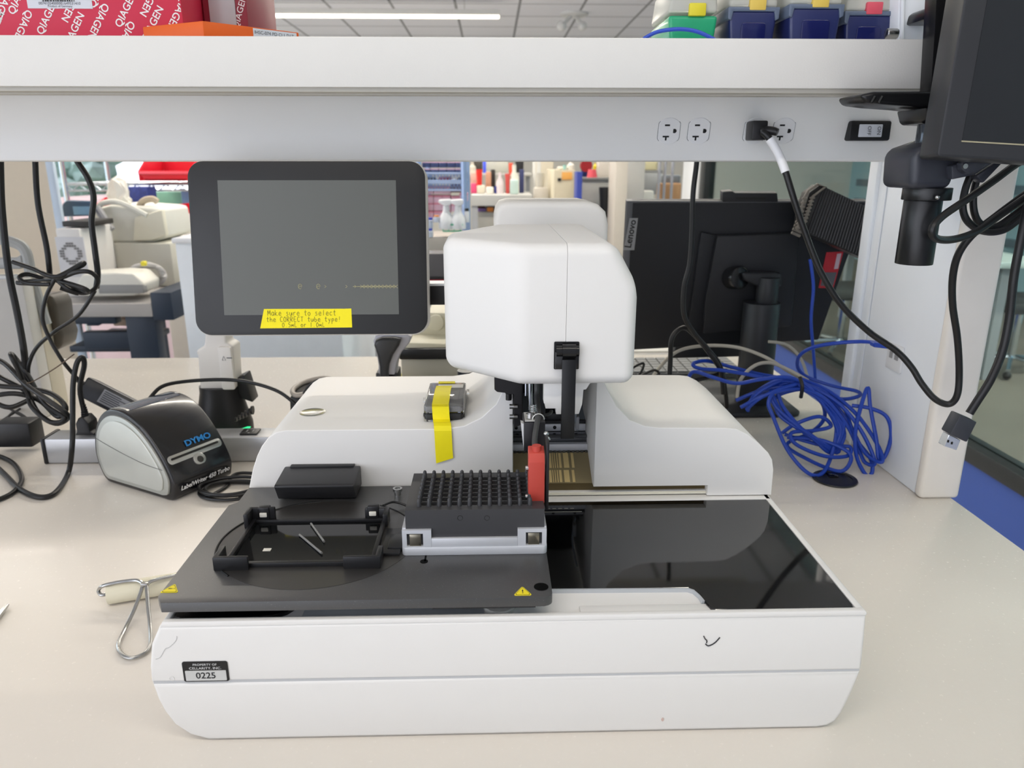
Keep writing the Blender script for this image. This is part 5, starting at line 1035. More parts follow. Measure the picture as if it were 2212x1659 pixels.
# ---- keyboard behind the head
t = thing('keyboard', (.42, 1.42, 0), 'dark grey keyboard lying behind the white head under the dark monitor', 'keyboard')
ky0, ky1 = U(1400, 805, z=.02).y, U(1400, 772, z=.02).y; kx0, kx1 = U(1352, 800, z=.02).x-.09, U(1608, 800, z=.02).x
MB().box(kx0, kx1, ky0, ky1, .004, .018, .003).build('case', M('keyboard_grey', (70, 72, 74), .5), t)
kproto = None; rows = 6; cols = 14; pw = (kx1-kx0-.008)/cols; ph = (ky1-ky0-.008)/rows
for j in range(rows):
    for i in range(cols):
        x, y = kx0+.004+i*pw, ky0+.004+j*ph
        if kproto is None: kproto = MB().box(x+.0012, x+pw-.0012, y+.0012, y+ph-.0012, .018, .0215, .0008, 1).build('key', M('key_grey', (120, 122, 122), .45), t); X0, Y0 = x, y
        else: c = kproto.copy(); C.objects.link(c); c.location = kproto.location+Vector((x-X0, y-Y0, 0))
MB().box(kx0+.02, kx1+.05, ky1+.12, ky1+.36, .001, .006, .001).build('writing_pad', M('pad_white2', (226, 224, 216), .6), None, 'white paper pad lying on bench beyond the keyboard', 'paper pad')
# ---- cream instrument behind scanner
def fx(px, y): return U(px, 700, y=y).x
def bx(px0, px1, py0, py1, y, dep, name, m, parent=None, label=None, cat=None, group=None, bev=.003):
    a, c = U(px0, py0, y=y), U(px1, py1, y=y); x0_ = U(px0, (py0+py1)/2, y=y).x; x1_ = U(px1, (py0+py1)/2, y=y).x
    return MB().box(x0_, x1_, y, y+dep, c.z, a.z, min(bev, abs(x1_-x0_)*.2, abs(a.z-c.z)*.2)).build(name, m, parent, label, cat, group)
cream = M('instrument_cream', (222, 216, 190), .45)
t = thing('cream_instrument', (-.1, 1.5, 0), 'cream benchtop instrument with black stripe, behind the grey handheld scanner', 'lab instrument')
bx(868, 1060, 776, 880, 1.42, .22, 'lower_body', M('instrument_cream2', (208, 204, 186), .45), t)
bx(862, 1060, 754, 776, 1.40, .24, 'black_stripe', M('stripe_black', (30, 31, 33), .4), t)
q = US([(872, 756), (872, 738), (884, 735), (1060, 740), (1060, 757)], y=1.43); MB().prism([(v.x, v.z) for v in q], 'y', 1.41, 1.60, .004, 2).build('cover_ledge', cream, t)
q = US([(838, 715), (870, 712), (905, 742), (1060, 745), (1060, 676), (925, 674), (918, 702), (850, 705)], y=1.50); MB().prism([(v.x, v.z) for v in q], 'y', 1.49, 1.66, .006, 3).build('upper_cover', cream, t)
o = U(942, 697, y=1.49); MB().cyl((o.x, 1.484, o.z), (o.x, 1.495, o.z), .017, seg=28, bev=.003).build('dial', cream, t)
bx(862, 1010, 818, 823, 1.415, .05, 'yellow_edge', M('edge_yellow', (228, 214, 60), .5), t, bev=.0005)
t = thing('hand_tool', (-.16, 1.36, 0), 'dark tool with orange end and red stripe, beside the clear case', 'tool')
bx(876, 1005, 822, 856, 1.36, .03, 'tool_body', M('tool_grey', (70, 68, 68), .45), t); bx(890, 912, 832, 838, 1.358, .003, 'red_stripe', M('tool_red', (214, 90, 72), .5), t, bev=.0003); bx(864, 877, 826, 838, 1.365, .02, 'orange_end', M('tool_orange', (238, 120, 40), .5), t, bev=.002)
bx(788, 812, 846, 870, 1.30, .03, 'yellow_tab', M('edge_yellow'), None, 'small yellow tab on bench left of the handheld scanner', 'tab')
a = U(1008, 800, y=1.25); MB().cyl((a.x, 1.25, .001), (a.x, 1.25, a.z), .0165, seg=24).build('black_post', M('post_navy_black', (22, 26, 34), .3), None, 'black upright post standing behind head and cream instrument', 'post')
# ---- beige instrument on left with handle
P1, P2 = U(103, 902, z=0), U(150, 868, z=0); sd = (P2-P1); sd.z = 0; sl = sd.length; sd.normalize(); fl = Vector((-sd.y, sd.x, 0))
t = thing('beige_instrument', P1, 'tall beige benchtop instrument with grey handle at left photo edge', 'lab instrument')
mb_ = Matrix(((fl.x, sd.x, 0, P1.x), (fl.y, sd.y, 0, P1.y), (0, 0, 1, 0), (0, 0, 0, 1)))
zt2 = U(42, 583, y=P1.y).z-.018
MB().box(0, .5, 0, sl*.4, 0, zt2, .004).xf(mb_).build('front_body', M('instrument_pale', (206, 204, 200), .45), t)
MB().box(.0, .5, sl*.4, sl, 0, zt2, .004).xf(mb_).build('side_body', M('instrument_beige', (206, 198, 180), .5), t)
MB().box(.02, .5, .01, sl*.38, zt2-.004, zt2+.006, .003).xf(mb_).build('top_cover', M('cover_white', (232, 234, 236), .4), t)
hy = P1.y+.05; hp = UV([(-40, 512, hy), (0, 517, hy), (38, 527, hy), (56, 545, hy), (66, 590, hy), (80, 640, hy), (100, 700, hy)]); MB().tube(hp, .010, 10, 6).build('handle', M('handle_grey', (170, 172, 172), .4), t)
q = US([(-40, 556), (40, 556), (52, 548), (56, 570), (50, 580), (-40, 580)], y=P1.y+.05); MB().prism([(v.x, v.z) for v in q], 'y', P1.y+.04, P1.y+.06, .003).build('handle_bar', M('handle_grey'), t)
q = US([(118, 630), (135, 632), (146, 650), (150, 690), (160, 715), (156, 738), (146, 748), (134, 745), (138, 720), (132, 690), (122, 660)], y=P2.y+.02); MB().prism([(v.x, v.z) for v in q], 'y', P2.y-.02, P2.y+.04, .006, 3).build('side_grip', M('grip_brown_grey', (84, 78, 70), .4), t)
# ================================================================ equipment beyond the bench
t = thing('tall_partition', (-1.7, 2.7, FZ), 'tall cream partition panel beyond bench at left, behind hanging cables', 'partition')
a = U(118, 345, y=2.7); MB().box(-3.1, a.x-.03, 2.7, 2.72, FZ, 1.2, .005).build('body', M('cabinet_cream', (226, 212, 190), .5), t); MB().box(a.x-.030, a.x-.004, 2.69, 2.71, FZ, 1.2, .004).build('edge_trim', M('trim_bluewhite', (200, 214, 230), .4), t)
# trolley
t = thing('trolley', (-1.15, 2.5, FZ), 'navy steel trolley with pale top carrying equipment, beyond left bench', 'trolley')
ty = 2.45; tz_ = U(250, 656, y=ty).z
navym = M('trolley_navy', (36, 48, 64), .45)
MB().box(-1.605, U(327, 660, y=ty).x, ty, ty+.75, tz_-.045, tz_, .004).build('trolley_top', M('trolley_top_grey', (176, 172, 168), .4), t)
bx(120, 250, 683, 700, ty+.03, .04, 'frame_rail', navym, t); bx(180, 330, 718, 754, ty+.05, .04, 'lower_panel', navym, t)
bx(282, 345, 680, 860, ty+.02, .06, 'frame_post', navym, t); bx(327, 372, 632, 692, ty, .5, 'side_bracket', navym, t); bx(150, 290, 748, 760, ty+.1, .3, 'frame_rail', navym, t)
bx(186, 212, 690, 704, ty+.3, .1, 'drawer_front', M('trolley_blue', (44, 66, 96), .5), t); bx(244, 272, 690, 704, ty+.2, .1, 'wooden_block', M('wood_light', (206, 180, 156), .6), t)
for px in (135, 340): a = U(px, 700, y=ty+.6); MB().box(a.x-.03, a.x+.03, ty+.55, ty+.61, FZ, tz_-.045).build('leg', navym, t)
# instrument on trolley with dispenser on top
wz = M('instrument_white', (216, 216, 208), .45)
t = thing('boxy_instrument', (-1.2, 2.85, tz_), 'wide off white instrument on trolley, carrying the sealer on top', 'lab instrument')
a, c = U(196, 526, y=2.8), U(376, 592, y=2.8); MB().box(a.x, c.x, 2.8, 3.15, tz_+.001, a.z, .006).build('instrument_body', M('instrument_grey_cream', (200, 198, 186), .45), t)
bx(214, 228, 546, 551, 2.797, .004, 'small_badge', M('badge_tan', (190, 160, 90), .5), t, bev=.0005)
t = thing('heat_sealer', (-1.2, 2.85, a.z), 'off white plate sealer with grey lever on top of the boxy instrument', 'sealer')
q = US([(205, 524), (203, 462), (215, 448), (240, 442), (330, 448), (350, 452), (362, 512), (330, 524)], y=2.85); MB().prism([(v.x, v.z) for v in q], 'y', 2.84, 3.1, .012, 3).build('sealer_body', wz, t)
q = US([(290, 520), (292, 470), (352, 452), (361, 508), (330, 519)], y=2.83); MB().prism([(v.x, v.z) for v in q], 'y', 2.82, 2.85, .006, 2).build('side_cover', M('cover_cream', (224, 220, 202), .45), t)
MB().tube(UV([(210, 450, 2.81), (222, 468, 2.80), (234, 488, 2.80), (242, 497, 2.80)]), .014, 10, 4).build('lever', M('lever_grey', (150, 150, 154), .4), t)
MB().tube(UV([(208, 455, 2.83), (220, 440, 2.83), (250, 436, 2.83), (280, 446, 2.83), (318, 466, 2.82)]), .010, 8, 4).build('top_rim', wz, t)
MB().tube(UV([(300, 445, 2.9), (312, 433, 2.9), (330, 430, 2.9), (340, 436, 2.9)]), .012, 8, 4).build('tape_arm', M('arm_tan', (186, 172, 150), .5), t)
b = MB(); c_ = U(258, 424, y=2.88); b.ball(c_, .040, 1, .5, 1.2, 3)
for v in b.bm.verts: v.co += Vector((random.uniform(-1, 1), random.uniform(-1, 1), random.uniform(-1, 1)))*.008+Vector((0, 0, .02 if v.co.z > c_.z+.03 else 0))
b.build('tissue', M('tissue_white', (244, 240, 232), .8), None, 'crumpled white tissue poking out on top of the plate sealer', 'tissue')
# PSU
t = thing('fan_unit', (-1.4, 2.6, tz_), 'white metal unit with octagonal fan grille on the trolley', 'fan unit')
a, c = U(118, 494, y=2.58), U(188, 600, y=2.58); MB().box(a.x, c.x, 2.58, 2.80, tz_+.001, a.z, .006).build('unit_body', M('unit_white', (226, 224, 222), .45), t)
b = MB(); ce = U(153, 548, y=2.577)
for i in range(-4, 5):
    for j in range(-4, 5):
        r_ = max(abs(i), abs(j), (abs(i)+abs(j))*.72)
        if 2.2 < r_ <= 4.3: b.box(ce.x+i*.0085-.003, ce.x+i*.0085+.003, 2.5765, 2.5805, ce.z+j*.0085-.003, ce.z+j*.0085+.003)
b.build('fan_grille', M('grille_grey', (120, 118, 118), .5), t)
bx(125, 186, 512, 598, 2.579, .004, 'panel_recess', M('panel_lightgrey', (206, 206, 210), .45), t, bev=.001)
t = thing('laptop', (-1.45, 2.75, 0), 'small blue grey open laptop with dark keyboard on top of fan unit', 'laptop')
q = US([(135, 468), (137, 440), (146, 432), (198, 434), (204, 440), (202, 466)], y=2.78); MB().prism([(v.x, v.z) for v in q], 'y', 2.77, 2.79, .006, 3).build('lid', M('laptop_blue', (58, 84, 110), .4), t)
bx(158, 198, 446, 464, 2.768, .003, 'display', M('display_blue', (120, 160, 190), .3), t, bev=.001); bx(134, 196, 478, 490, 2.60, .16, 'base', M('laptop_dark', (48, 46, 44), .5), t)
# grey instrument, cable coil
t = thing('label_maker', (-1.2, 2.5, tz_), 'low off white and grey device lying on the trolley top', 'device')
q = US([(152, 636), (180, 592), (250, 588), (290, 590), (314, 612), (312, 632), (290, 638), (200, 640)], y=2.50); MB().prism([(v.x, max(v.z, tz_+.001)) for v in q], 'y', 2.49, 2.62, .008, 3).build('device_body', M('device_offwhite', (224, 222, 212), .45), t)
bx(212, 310, 616, 634, 2.485, .03, 'device_base', M('device_base_grey', (146, 146, 144), .5), t)
wire('grey_cable_coil', [U(315+38*math.cos(a*.62)*(1+.1*math.sin(a)), 596+24*math.sin(a*.62)*(1+.12*math.cos(a*2)), y=2.62+.01*(a % 3)) for a in range(34)], .0075, 'coiled light grey cable with yellow tie on the trolley', 'cable coil', M('coil_grey', (176, 174, 172), .5), sm=4)
bx(303, 313, 565, 575, 2.56, .02, 'yellow_tie', M('edge_yellow'), None, 'tiny yellow tie around the grey cable coil', 'cable tie')
# fridge
t = thing('undercounter_freezer', (-.85, 2.3, FZ), 'pale blue white freezer chest behind the touchscreen', 'freezer')
fy = 2.25; a, c = U(376, 524, y=fy), U(736, 760, y=fy)
MB().box(a.x, U(735, 650, y=fy).x, fy, fy+.62, FZ, a.z, .008).build('freezer_body', M('freezer_white', (238, 244, 250), .4), t)
MB().box(a.x-.004, U(735, 650, y=fy).x+.004, fy-.012, fy+.62, a.z-.002, a.z+.014, .005).build('freezer_top', M('freezer_top', (238, 240, 244), .35), t)
t = thing('mauve_chair', (-.45, 3.0, FZ), 'mauve upholstered chair partly hidden between freezer and handheld scanner', 'chair')
q = US([(738, 780), (762, 712), (775, 703), (786, 715), (788, 790)], y=3.0); MB().prism([(v.x, v.z) for v in q], 'y', 2.99, 3.06, .012, 3).build('backrest', M('mauve_dark', (112, 88, 92), .6), t)
bx(736, 765, 702, 790, 2.985, .03, 'side_panel', M('mauve', (170, 134, 130), .6), t); q = U(770, 780, y=3.02); MB().cyl((q.x, 3.03, FZ+.03), (q.x, 3.03, q.z), .03).build('chair_stem', steel, t); MB().lathe([(0, 0), (.24, 0), (.24, .02), (.05, .05), (0, .05)], (q.x, 3.2, FZ), 10).build('chair_base', blk, t)
MB().box(U(808, 740, y=3.4).x, U(836, 740, y=3.4).x, 3.4, 3.6, FZ, U(800, 735, y=3.4).z, .01).build('grey_bin', M('bin_grey', (120, 126, 132), .5), None, 'grey floor bin between mauve chair and handheld scanner', 'bin')
MB().box(U(780, 720, y=3.65).x, U(1000, 720, y=3.65).x, 3.65, 4.1, FZ, U(800, 706, y=3.65).z, .01).build('floor_cabinet', M('cab_white', (222, 226, 232), .4), None, 'low white cabinet top visible above the grey handheld scanner', 'cabinet')
# ---- wire shelving at left with red bins
chrome = M('chrome_wire', (196, 206, 216), .2, metal=.9)
def rack(name, px0, px1, y, dep, shelves, label, pm=chrome):
    t = thing(name, ((U(px0, 500, y=y).x+U(px1, 500, y=y).x)/2, y, FZ), label, 'wire shelving')
    xa, xb = U(px0, 400, y=y).x, U(px1, 400, y=y).x
    for x in (xa, xb):
        for yy in (y, y+dep): MB().cyl((x, yy, FZ), (x, yy, .78), .013, seg=12).build('post', pm, t)
    for py in shelves:
        z = U((px0+px1)/2, py, y=y).z; b = MB(); n = 14
        b.cyl((xa, y, z), (xb, y, z), .006, seg=8); b.cyl((xa, y, z-.03), (xb, y, z-.03), .005, seg=8); b.cyl((xa, y+dep, z), (xb, y+dep, z), .006, seg=8)
        for k in range(n): x = xa+(xb-xa)*k/n; x2 = xa+(xb-xa)*(k+.5)/n; x3 = xa+(xb-xa)*(k+1)/n; b.tube([(x, y, z), (x2, y, z-.03), (x3, y, z)], .0035, 5, 0)
        for k in range(20): x = xa+(xb-xa)*k/19; b.cyl((x, y, z+.004), (x, y+dep, z+.004), .003, seg=5)
        b.build('wire_shelf', pm, t)
    return t
rack('wire_shelving', 140, 575, 3.9, .45, (398,), 'chrome wire shelving in front of the window, holding red bins')
redb = M('bin_red', (206, 24, 48), .4)
def redbin(px0, px1, py0, py1, y, label):
    t = thing('storage_bin', U((px0+px1)/2, py1, y=y), label, 'storage bin', 'red storage bins')
    a, c = U(px0, py0, y=y), U(px1, py1, y=y); x0, x1, z0, z1 = a.x, c.x, c.z, a.z; h = z1-z0; th = .008
    MB().prism([(x0+.03, z0), (x1-.03, z0), (x1, z0+h*.45), (x0, z0+h*.45)], 'y', y, y+th, .002).build('front_lip', redb, t)
    MB().box(x0+.02, x1-.02, y, y+.3, z0, z0+th).build('bin_floor', redb, t); MB().box(x0, x1, y+.29, y+.3, z0, z1).build('bin_back', redb, t)
    for x in (x0, x1-th): MB().prism([(y, z0), (y+.3, z0), (y+.3, z1), (y+.10, z1), (y, z0+h*.45)], 'x', x, x+th, .001).build('bin_side', redb, t)
    MB().box(x0, x1, y-.004, y+.002, z0+h*.30, z0+h*.42, .001).build('label_ledge', M('bin_lip', (232, 90, 110), .4), t)
redbin(294, 416, 342, 391, 3.88, 'red open storage bin on wire shelf left of the touchscreen')
redbin(420, 540, 342, 391, 3.88, 'red open storage bin mostly hidden behind the touchscreen corner')
MB().box(U(340, 500, y=3.45).x, U(510, 500, y=3.45).x, 3.44, 3.84, FZ, U(400, 492, y=3.5).z-.001, .01).build('low_cart', M('cart_grey2', (200, 198, 196), .5), None, 'pale low cart under the lower red bin', 'cart')
redbin(345, 500, 446, 492, 3.5, 'lower red bin with white band below the wire shelf')
redbin(205, 245, 428, 450, 3.9, 'small red bin beside the blue laptop lid')
bx(350, 430, 462, 491, 3.47, .02, 'white_pack', M('pack_white', (228, 216, 220), .6), None, 'white packs lined in front of the lower red bin', 'pack')
bx(268, 320, 404, 442, 3.8, .1, 'blue_rack', M('rack_blue_blotchy', (44, 60, 130), .5, var=.5, scale=60), None, 'dark blue tube carton on shelf behind the tissue', 'carton')
bx(325, 392, 415, 445, 4.2, .1, 'green_box', M('green_pale', (130, 190, 170), .5), None, 'pale green box standing behind the sealer', 'box')
bx(392, 422, 408, 446, 4.1, .1, 'blue_box', M('blue_pale', (120, 160, 210), .5), None, 'pale blue box between green box and the touchscreen', 'box')
MB().box(U(100, 430, y=4.7).x, U(430, 430, y=4.7).x, 4.7, 5.3, FZ, U(250, 428, y=4.7).z, .01).build('low_counter', M('ledge_pink', (196, 178, 188), .6), None, 'pinkish low counter running under the bright window at left', 'counter')
# outdoors: foliage beyond the window
leaf = M('tree_leaves', (184, 206, 200), .8, var=.5, scale=3)
# ---- second wire shelving right of the touchscreen
rack('wire_shelving', 905, 1002, 3.3, .5, (375, 395, 578), 'wire shelving with blue rear posts between touchscreen and white head', M('post_blue_steel', (160, 180, 215), .3, metal=.5))
rd = random.Random(11)
tb = M('tuberack_blue', (60, 72, 116), .5, var=.3, scale=80); pkb = M('box_pink_clear', (222, 186, 204), .4, var=.1); pkl = M('box_lid_pink', (214, 140, 160), .4)
n_ = 0
for row, (py0, py1) in enumerate(((349, 362), (364, 376))):
    for k in range(5):
        x0 = 912+k*18; t = thing('tube_carton', U(x0+8, py1, y=3.32), 'dark blue tube carton, %s row, %s from the touchscreen' % (('upper', 'lower')[row], ('first', 'second', 'third', 'fourth', 'fifth')[k]), 'carton', 'blue tube cartons')
        bx(x0, x0+17, py0+3, py1, 3.32, .12, 'carton_body', tb, t, bev=.001); bx(x0, x0+17, py0, py0+3, 3.32, .12, 'carton_lid', pkb, t, bev=.001)
for q, m_, lb_ in (((918, 938, 383, 394), M('c_olive', (84, 80, 56), .6), 'dark olive box on the middle level of right shelving'), ((947, 972, 382, 394), M('c_red', (206, 50, 60), .5), 'bright red box on the middle level of right shelving'), ((988, 1000, 384, 394), M('c_green', (70, 76, 50), .6), 'small dark green box at right end of middle shelf level')):
    bx(*q, 3.32, .12, 'reagent_box', m_, None, lb_, 'box')
for k, (px, py) in enumerate([(px, py) for py in (402, 422, 438, 456) for px in (918, 937, 955)]+[(975, 424), (992, 418), (975, 440)]):
    t = thing('tip_refill_box', U(px+8, py+15, y=3.34), ('pink refill box in the stack, %s row, %s column' % (('top', 'second', 'third', 'bottom')[k//3], ('left', 'middle', 'right')[k % 3])) if k < 12 else ('pink refill box right of the main stack, %s' % ('upper left one', 'right one', 'lower left one')[k-12]), 'box', 'pink refill boxes')
    bx(px, px+18, py+4, py+17, 3.34+.002*(k % 3), .1, 'box_body', pkb, t, bev=.001); bx(px, px+18, py, py+4, 3.34, .1, 'box_lid', pkl, t, bev=.001)
bx(975, 996, 398, 416, 3.36, .1, 'brown_carton', M('carton_brown', (140, 112, 106), .6), None, 'brown carton at right of the pink refill boxes', 'carton')
bx(916, 922, 437, 470, 3.3, .05, 'red_folder', M('c_red2', (220, 70, 90), .5), None, 'narrow red folder edge right beside the touchscreen', 'folder')
# trays with bottles in front of shelving
zs = U(960, 500, y=3.0).z
t = thing('counter', (-.2, 3.0, FZ), 'stainless counter carrying spray bottles in front of the right shelving', 'counter')
MB().box(U(905, 520, y=2.95).x, U(1015, 520, y=2.95).x, 2.95, 3.25, U(960, 524, y=2.95).z-.05, U(960, 513, y=2.95).z, .004).build('counter_top', M('counter_beige', (188, 182, 172), .35), t); bx(908, 1010, 535, 800, 3.0, .2, 'counter_front', M('counter_grey', (150, 146, 142), .5), t)
def spray(px, label):
    y = 2.98; b0 = U(px, 500, y=y); zb_ = U(px, 494, y=y).z; H0 = U(px, 430, y=y).z-zb_; t = thing('spray_bottle', (b0.x, y, zb_), label, 'spray bottle')
    MB().lathe([(0, 0), (.030, 0), (.031, .01), (.029, H0*.35), (.013, H0*.6), (.011, H0*.78), (0, H0*.78)], (b0.x, y, zb_), 18).build('bottle', M('bottle_white', (232, 234, 236), .35), t)
    MB().prism([(b0.x-.03, zb_+H0*.88), (b0.x-.028, zb_+H0*.98), (b0.x+.02, zb_+H0), (b0.x+.022, zb_+H0*.84), (b0.x+.009, zb_+H0*.78), (b0.x-.008, zb_+H0*.78)], 'y', y-.012, y+.012, .004, 2).build('trigger_head', M('trigger_white', (240, 240, 242), .4), t)
spray(965, 'left white spray bottle in the green basket'); spray(990, 'right white spray bottle in the green basket')
t = thing('wire_basket', U(985, 500, y=2.97), 'green plastic basket holding spray bottles right of touchscreen', 'basket')
bx(955, 1000, 484, 487, 2.955, .004, 'rim', M('basket_green', (70, 180, 140), .4), t, bev=.0005); bx(957, 998, 498, 501, 2.955, .004, 'lower_band', M('basket_green'), t, bev=.0005)
for px in (956, 968, 980, 993): bx(px, px+2, 486, 500, 2.956, .003, 'rib', M('basket_green'), t, bev=.0003)
def jar(px0, px1, py0, py1, body, cap, label, y=2.97):
    a, c = U(px0, py0, y=y), U(px1, py1, y=y); r = (c.x-a.x)/2; x = (a.x+c.x)/2; h = a.z-c.z; t = thing('bottle', (x, y, c.z), label, 'bottle')
    MB().lathe([(0, 0), (r, 0), (r, h*.7), (r*.7, h*.8), (0, h*.8)], (x, y, c.z), 16).build('bottle_body', body, t); MB().cyl((x, y, c.z+h*.8), (x, y, c.z+h), r*.85, seg=16).build('cap', cap, t)
wb = M('bottle_frost', (206, 214, 228), .3); jar(919, 936, 470, 492, wb, M('cap_blue', (66, 82, 190), .4), 'frosted bottle with blue cap, upper one beside touchscreen'); jar(920, 936, 494, 512, wb, M('cap_blue'), 'short frosted bottle with blue cap, lower one beside touchscreen', 2.96)
jar(936, 950, 465, 480, wb, M('cap_orange', (240, 150, 60), .4), 'frosted bottle with orange cap left of the spray bottles')
jar(1003, 1014, 450, 480, M('bottle_frost2', (226, 228, 230), .4), M('cap_black', (40, 40, 42), .4), 'tall white bottle with black cap right of the spray bottles', 2.98)
cz_ = U(940, 626, y=2.5).z; MB().box(U(912, 640, y=2.5).x, U(975, 640, y=2.5).x, 2.48, 2.8, FZ, cz_-.001, .01).build('side_cart', M('cart_grey', (186, 184, 178), .5), None, 'pale grey cart carrying the red bag, beside the touchscreen', 'cart')
bx(918, 962, 548, 598, 2.5, .1, 'dark_case', M('case_dark', (96, 94, 96), .5), None, 'dark grey case below the spray bottle counter', 'case'); bx(918, 968, 598, 604, 2.5, .11, 'black_tray', blk, None, 'black tray edge above the red bag', 'tray')
bx(918, 966, 604, 626, 2.5, .1, 'red_bag', M('bag_red', (172, 58, 70), .5, var=.3, scale=40), None, 'crinkled red bag right above the screen arm', 'bag')
# ---- far bench with clutter
fb = 5.0
t = thing('far_bench', (.0, fb, FZ), 'far pale grey laboratory bench crowded with coloured supplies', 'bench')
fzt = U(1080, 421, y=fb).z
MB().box(U(1018, 421, y=fb).x, U(1150, 421, y=fb).x, fb, fb+.8, fzt-.07, fzt, .004).build('bench_top', M('far_bench_grey', (190, 190, 186), .4), t)
MB().box(U(1150, 421, y=fb).x-.04, U(1150, 421, y=fb).x, fb+.02, fb+.06, FZ, fzt-.07).build('leg', leg, t); MB().box(U(1018, 421, y=fb).x, U(1018, 421, y=fb).x+.04, fb+.02, fb+.06, FZ, fzt-.07).build('leg', leg, t)
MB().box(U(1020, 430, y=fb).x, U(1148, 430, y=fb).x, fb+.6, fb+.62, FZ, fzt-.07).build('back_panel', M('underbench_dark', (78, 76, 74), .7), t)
ts = thing('reagent_shelf', (.0, fb+.6, fzt), 'narrow grey shelf at the back of the far bench', 'shelf')
shz = U(1080, 374, y=fb+.5).z
MB().box(U(1008, 421, y=fb+.5).x, U(1148, 421, y=fb+.5).x, fb+.47, fb+.78, shz-.02, shz, .003).build('shelf_board', M('far_bench_grey'), ts)
for px in (1014, 1140): q = U(px, 400, y=fb+.7); MB().box(q.x-.015, q.x+.015, fb+.68, fb+.72, fzt, shz-.02).build('shelf_support', leg, ts)
def far(name, px0, px1, py0, py1, col, label, cat, y=None, shape='box', base=None):
    y = y or fb+.2+.05*rd.random(); m = M('far_%d_%d_%d' % col, col, .5); a, c = U(px0, py0, y=y), U(px1, py1, y=y); r = (c.x-a.x)/2; x = (a.x+c.x)/2
    if y >= fb+.44 and px1 < 1150 and 'pipe' not in name: y = min(y, fb+.62); c.z = shz+.0005
    elif y < fb+.8 and px1 < 1150 and name not in ('under_bin', 'purple_pack', 'orange_pack', 'brown_carton') and 'pipe' not in name: c.z = fzt+.0005
    if base is not None: c.z = base
    h = a.z-c.z
    if shape == 'box': return MB().box(a.x, c.x, y, y+2*r, c.z, a.z, min(.01, r*.3)).build(name, m, None, label, cat)
    if shape == 'cup': return MB().lathe([(0, 0), (r*.7, 0), (r, h), (r*.9, h), (r*.6, h*.1), (0, h*.1)], (x, y+r, c.z), 16).build(name, m, None, label, cat)
    if shape == 'cone': return MB().lathe([(0, 0), (r, 0), (r*.7, h), (0, h)], (x, y+r, c.z), 16).build(name, m, None, label, cat)
    if shape == 'bottle': return MB().lathe([(0, 0), (r, 0), (r, h*.55), (r*.4, h*.75), (r*.4, h), (0, h)], (x, y+r, c.z), 16).build(name, m, None, label, cat)
far('sharps_bin', 1028, 1042, 366, 385, (226, 44, 36), 'bright red sharps container at left of the far bench', 'container', shape='cup')
far('beaker', 1091, 1102, 375, 402, (214, 84, 80), 'tall red beaker in the middle of the far bench', 'beaker', shape='cup')
far('pink_rack', 1017, 1030, 396, 412, (232, 84, 130), 'bright pink rack at the left end of the far bench', 'rack')
far('tissue_box', 1030, 1048, 400, 414, (226, 216, 196), 'cream tissue box beside the pink rack', 'box'); far('brown_box', 1049, 1061, 371, 386, (206, 156, 126), 'tan box behind the centre of the far bench', 'box', fb+.30)
far('pale_box', 1016, 1030, 372, 396, (222, 176, 160), 'pale peach box behind pink rack', 'box', fb+.35); far('blue_wiper', 1068, 1082, 402, 412, (36, 48, 130), 'navy pouch near the front of the far bench', 'pouch')
far('carboy', 1100, 1122, 356, 406, (216, 216, 206), 'translucent white carboy on the far bench', 'bottle', shape='bottle'); far('teal_bag', 1102, 1120, 388, 406, (196, 218, 212), 'pale teal bag in front of the carboy', 'bag', fb+.1)
far('wash_bottle', 1072, 1088, 372, 404, (218, 206, 208), 'pale pinkish bottle beside the tall red beaker', 'bottle', shape='bottle'); far('white_bottle', 1013, 1028, 350, 370, (206, 198, 180), 'cream bottle at top left of the far bench', 'bottle', fb+.55, 'bottle')
far('black_holder', 1060, 1070, 366, 380, (44, 42, 40), 'small black holder in the middle of the far bench', 'holder', fb+.34); far('dark_instrument', 1022, 1042, 345, 362, (70, 66, 58), 'dark brown instrument at back of the far bench', 'instrument', fb+.62)
far('steel_instrument', 1048, 1098, 345, 368, (186, 186, 176), 'grey cluttered instrument at back of the far bench', 'instrument', fb+.6); far('orange_cap_bottle', 1099, 1108, 352, 362, (224, 84, 56), 'small orange red canister beside the carboy', 'canister', fb+.3)
far('black_monitor', 1113, 1130, 345, 362, (26, 26, 30), 'small black screen above the carboy', 'monitor', fb+.7); far('blue_cover', 1122, 1132, 366, 380, (56, 64, 110), 'blue grey cover right of the carboy', 'cover', fb+.34)
far('blue_marker_cup', 1043, 1050, 345, 356, (80, 100, 240), 'bright blue cup at the back of the far bench', 'cup', fb+.5); far('soap_dish', 1050, 1066, 404, 412, (240, 236, 226), 'white dish on the front edge of the far bench', 'dish', fb+.1)
far('under_bin', 1030, 1075, 458, 500, (180, 178, 170), 'pale grey bin under the far bench', 'bin', fb+.1); far('purple_pack', 1032, 1050, 450, 458, (124, 100, 160), 'purple pack lying on the pale grey bin', 'pack', fb+.12); far('orange_pack', 1052, 1066, 448, 458, (226, 140, 60), 'orange pack lying on the pale grey bin', 'pack', fb+.12)
far('brown_carton', 1022, 1048, 432, 450, (96, 66, 46), 'dark brown carton in shadow under the far bench', 'carton', fb+.15)
